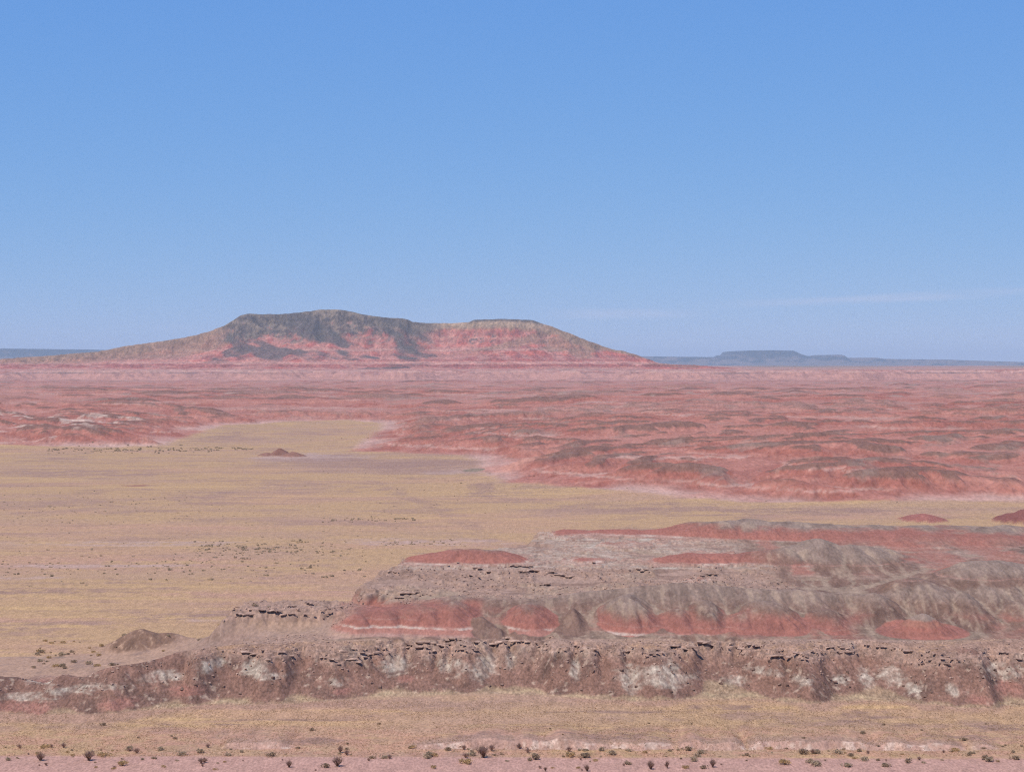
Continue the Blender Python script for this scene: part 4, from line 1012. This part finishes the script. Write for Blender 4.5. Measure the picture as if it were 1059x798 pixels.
# far scrub too small and too many to count
def small_bush(seed):
    return mesh_of('scrub', leaf_bm(seed, 1.0, 0.6, 46, 0.3), M_DARK)
SB = [small_bush(i) for i in (1, 2, 3)]
pts = []
def band(n, pxr, f, spread, wr):
    for _ in range(n):
        px = rg.uniform(*pxr); py = f(px) + rg.normal() * spread; D = D_of(py); x = X_of(px, D)
        if perlin(np.array([px / 14.0]), np.array([py / 2.0]), 303)[0] < -0.1: continue
        s_ = rg.uniform(*wr) / F_PX * D
        pts.append((x, D, float(height([x], [D])[0]) - 0.05, s_, s_ * rg.uniform(0.6, 0.9), rg.uniform(0, 6.28)))
band(240, (200, 345), lambda p: 566 + (p - 205) * 0.012, 3.2, (0.9, 3.0)); band(160, (180, 380), lambda p: 569, 4, (0.8, 1.8))
band(260, (50, 230), lambda p: 466 - (p - 50) * 0.006, 1.3, (1.2, 2.4)); band(50, (240, 262), lambda p: 464, 0.6, (1.2, 2.2))
band(120, (0, 420), lambda p: 590 + rg.normal() * 8, 5, (1.2, 4.2)); band(170, (0, 330), lambda p: 583, 7, (1.2, 2.4)); band(120, (330, 430), lambda p: 537, 1.0, (1.2, 2.2)); band(60, (395, 500), lambda p: 562, 1.5, (1.2, 2.4)); band(120, (0, 200), lambda p: 520, 9, (1.0, 1.8))
band(220, (300, 1059), lambda p: 505 + rg.normal() * 20, 9, (0.8, 1.5)); band(160, (0, 430), lambda p: 545, 14, (0.9, 1.7))
pts = [p for p in pts if p[1] < 2300]
merged('scrub', pts, SB, M_SAGE, 'stuff')

# dry grass tussocks
def tuft(seed):
    r = np.random.default_rng(seed); bm = bmesh.new()
    for i in range(5):
        a = r.uniform(0, 6.28); l = r.uniform(0.25, 0.5); p = Vector((r.normal() * .15, r.normal() * .15, 0)); d = Vector((math.cos(a) * l, math.sin(a) * l, r.uniform(0.6, 1)))
        sd = Vector((-math.sin(a + r.normal()), math.cos(a), 0)) * 0.16
        bm.faces.new([bm.verts.new(q) for q in (p - sd, p + sd, p + d)])
    return mesh_of('tuft', bm, M_TUFT)
TF = [tuft(i) for i in range(4)]
n = 46000
gy = rg.uniform(366, 424, n); gx = X_of(rg.uniform(-60, 1120, n), gy)
gz = height(gx, gy); g1 = fbm(gx / 6, gy / 9, 3, 311)
ok = (gz < 1.2) & (g1 + 0.4 * rg.random(n) > 0.05)
merged('grass', [(gx[i], gy[i], gz[i] - 0.02, rg.uniform(.16, .34), rg.uniform(.10, .24), rg.uniform(0, 6.28)) for i in np.flatnonzero(ok)], TF, M_TUFT, 'stuff')

# sandstone slabs along the ledges: each a broken block with chipped corners
def block_mesh(seed, sx, sy, sz, mat, name):
    r = np.random.default_rng(seed); bm = bmesh.new()
    for i in range(18):
        p = np.array([r.choice([-1, 1]) * r.uniform(0.7, 1), r.choice([-1, 1]) * r.uniform(0.7, 1), r.choice([-1, 1]) * r.uniform(0.75, 1)])
        p[r.integers(0, 2)] *= r.uniform(0.3, 1)
        bm.verts.new(p * np.array([sx, sy, sz]) * 0.5)
    h = bmesh.ops.convex_hull(bm, input=bm.verts[:])
    loose = [v for v in bm.verts if not v.link_faces]
    bmesh.ops.delete(bm, geom=loose, context='VERTS')
    bmesh.ops.bevel(bm, geom=bm.edges[:], offset=0.03, segments=1, affect='EDGES')
    return mesh_of(name, bm, mat)
SLABS = [block_mesh(70 + i, 2.0, 1.4, 0.42, M_STONE, 'sandstone_block') for i in range(6)]
BOULD = [block_mesh(90 + i, 1.0, 0.9, 0.75, M_STONE2, 'boulder') for i in range(5)]
sel_r = (YR >= 412) & (YR < 540)
i0 = np.flatnonzero(sel_r)[0]; i1 = np.flatnonzero(sel_r)[-1]
Zs = ZZ[i0:i1]; rise = ZZ[i0 + 2:i1 + 2] - ZZ[i0:i1]
Rk = np.zeros_like(Zs)
for r0 in range(0, Zs.shape[0], 100):
    q = slice(r0, min(r0 + 100, Zs.shape[0])); xx = XX[i0:i1][q].ravel(); yy = YY[i0:i1][q].ravel()
    Rk[q] = near_rock(xx, yy, bilin(NH, NX0, NY0, NC, xx, yy)).reshape(-1, nu)
inview = (U * F_PX + CX > -40) & (U * F_PX + CX < 1100)
cand = np.argwhere((rise > 0.42) & (Rk > 0.55) & inview[None, :])
zone_lab = [('flat pink sandstone slab jutting from the ledges along the top of the front ridge', 'sandstone slabs of the front ledges'),
            ('pinkish slab on the rim of the low ledge shelf left of the red hills', 'slabs of the left shelf'),
            ('sandstone slab breaking out of the upper shelf behind the red hills', 'slabs of the upper shelf')]
quota = [170, 36, 64]; cnt = [0, 0, 0]; taken = []
cset = {}
for i, j in cand: cset.setdefault(int(j), []).append(int(i))
def place_block(i, j, s_, ang):
    x, y, z = float(XX[i0 + i, j]), float(YY[i0 + i, j]), float(ZZ[i0 + i + 2, j])
    zn = 0 if y < 464 else (1 if x < X_of(345, 474) else 2)
    if cnt[zn] >= quota[zn] or any(abs(x - a) < 0.7 and abs(y - b) < 1.3 for a, b in taken): return False
    taken.append((x, y)); cnt[zn] += 1
    o = bpy.data.objects.new('sandstone_block', SLABS[rg.integers(0, 6)]); COL.objects.link(o)
    o.location = (x, y + 0.4 * s_, z - 0.05); o.rotation_euler = (rg.normal() * .05, rg.normal() * .05, ang + rg.normal() * .15)
    o.scale = (s_ * rg.uniform(.9, 1.7), s_ * rg.uniform(.8, 1.2), s_ ** 0.5 * rg.uniform(.5, 1.1))
    o['label'], o['group'] = zone_lab[zn]; o['category'] = 'rock'; o['kind'] = 'thing'
    return True
for t_ in rg.permutation(len(cand)):                 # a ledge is a short row of blocks broken from one bed
    i, j = int(cand[t_][0]), int(cand[t_][1]); n_ = int(rg.integers(1, 8)); base_s = 0.28 + 0.75 * rg.random() ** 2
    for q in range(n_):
        s_ = base_s * rg.uniform(0.6, 1.3)
        if not place_block(i, j, s_, 0.0): break
        dx = max(1, int(round(s_ * 1.9 / (1.1 / F_PX * float(YY[i0 + i, j])))))
        j += dx; near_ = [k_ for k_ in cset.get(j, []) if abs(k_ - i) < 7]
        if not near_: break
        i = min(near_, key=lambda k_: abs(k_ - i))
    if sum(cnt) >= sum(quota): break
# fallen blocks on the slope of the front ridge
k = 0
while k < 70:
    px = rg.uniform(180, 1059); D = rg.uniform(414, 436); x = X_of(px, D); z = float(height([x], [D])[0])
    if not 1.5 < z < 8: continue
    o = bpy.data.objects.new('boulder', BOULD[rg.integers(0, 5)]); COL.objects.link(o); s_ = rg.uniform(0.35, 1.0)
    o.location = (x, D, z + 0.08 * s_); o.rotation_euler = (rg.uniform(0, 6), rg.normal() * .3, rg.uniform(0, 6)); o.scale = (s_,) * 3
    o['label'] = 'brown fallen boulder lying on the slope of the front ridge'; o['category'] = 'rock'; o['group'] = 'fallen boulders of the front ridge'; k += 1
# small rubble
n = 9000
ry = rg.uniform(412, 530, n); rx = X_of(rg.uniform(-40, 1100, n), ry); zb_ = bilin(NH, NX0, NY0, NC, rx.astype(f32), ry.astype(f32)); rk = near_rock(rx.astype(f32), ry.astype(f32), zb_)
ok = np.flatnonzero((rk > 0.4) | ((zb_ > 4) & (ry < 450) & (rg.random(n) < 0.5)))
rz = height(rx[ok], ry[ok])
RB = [block_mesh(110 + i, 1, 1, 0.6, M_STONE, 'rubble') for i in range(4)]
merged('rubble', [(rx[i], ry[i], rz[q] + 0.03, rg.uniform(.25, .7), rg.uniform(.3, .8), rg.uniform(0, 6.28)) for q, i in enumerate(ok)], RB, M_STONE, 'stuff')
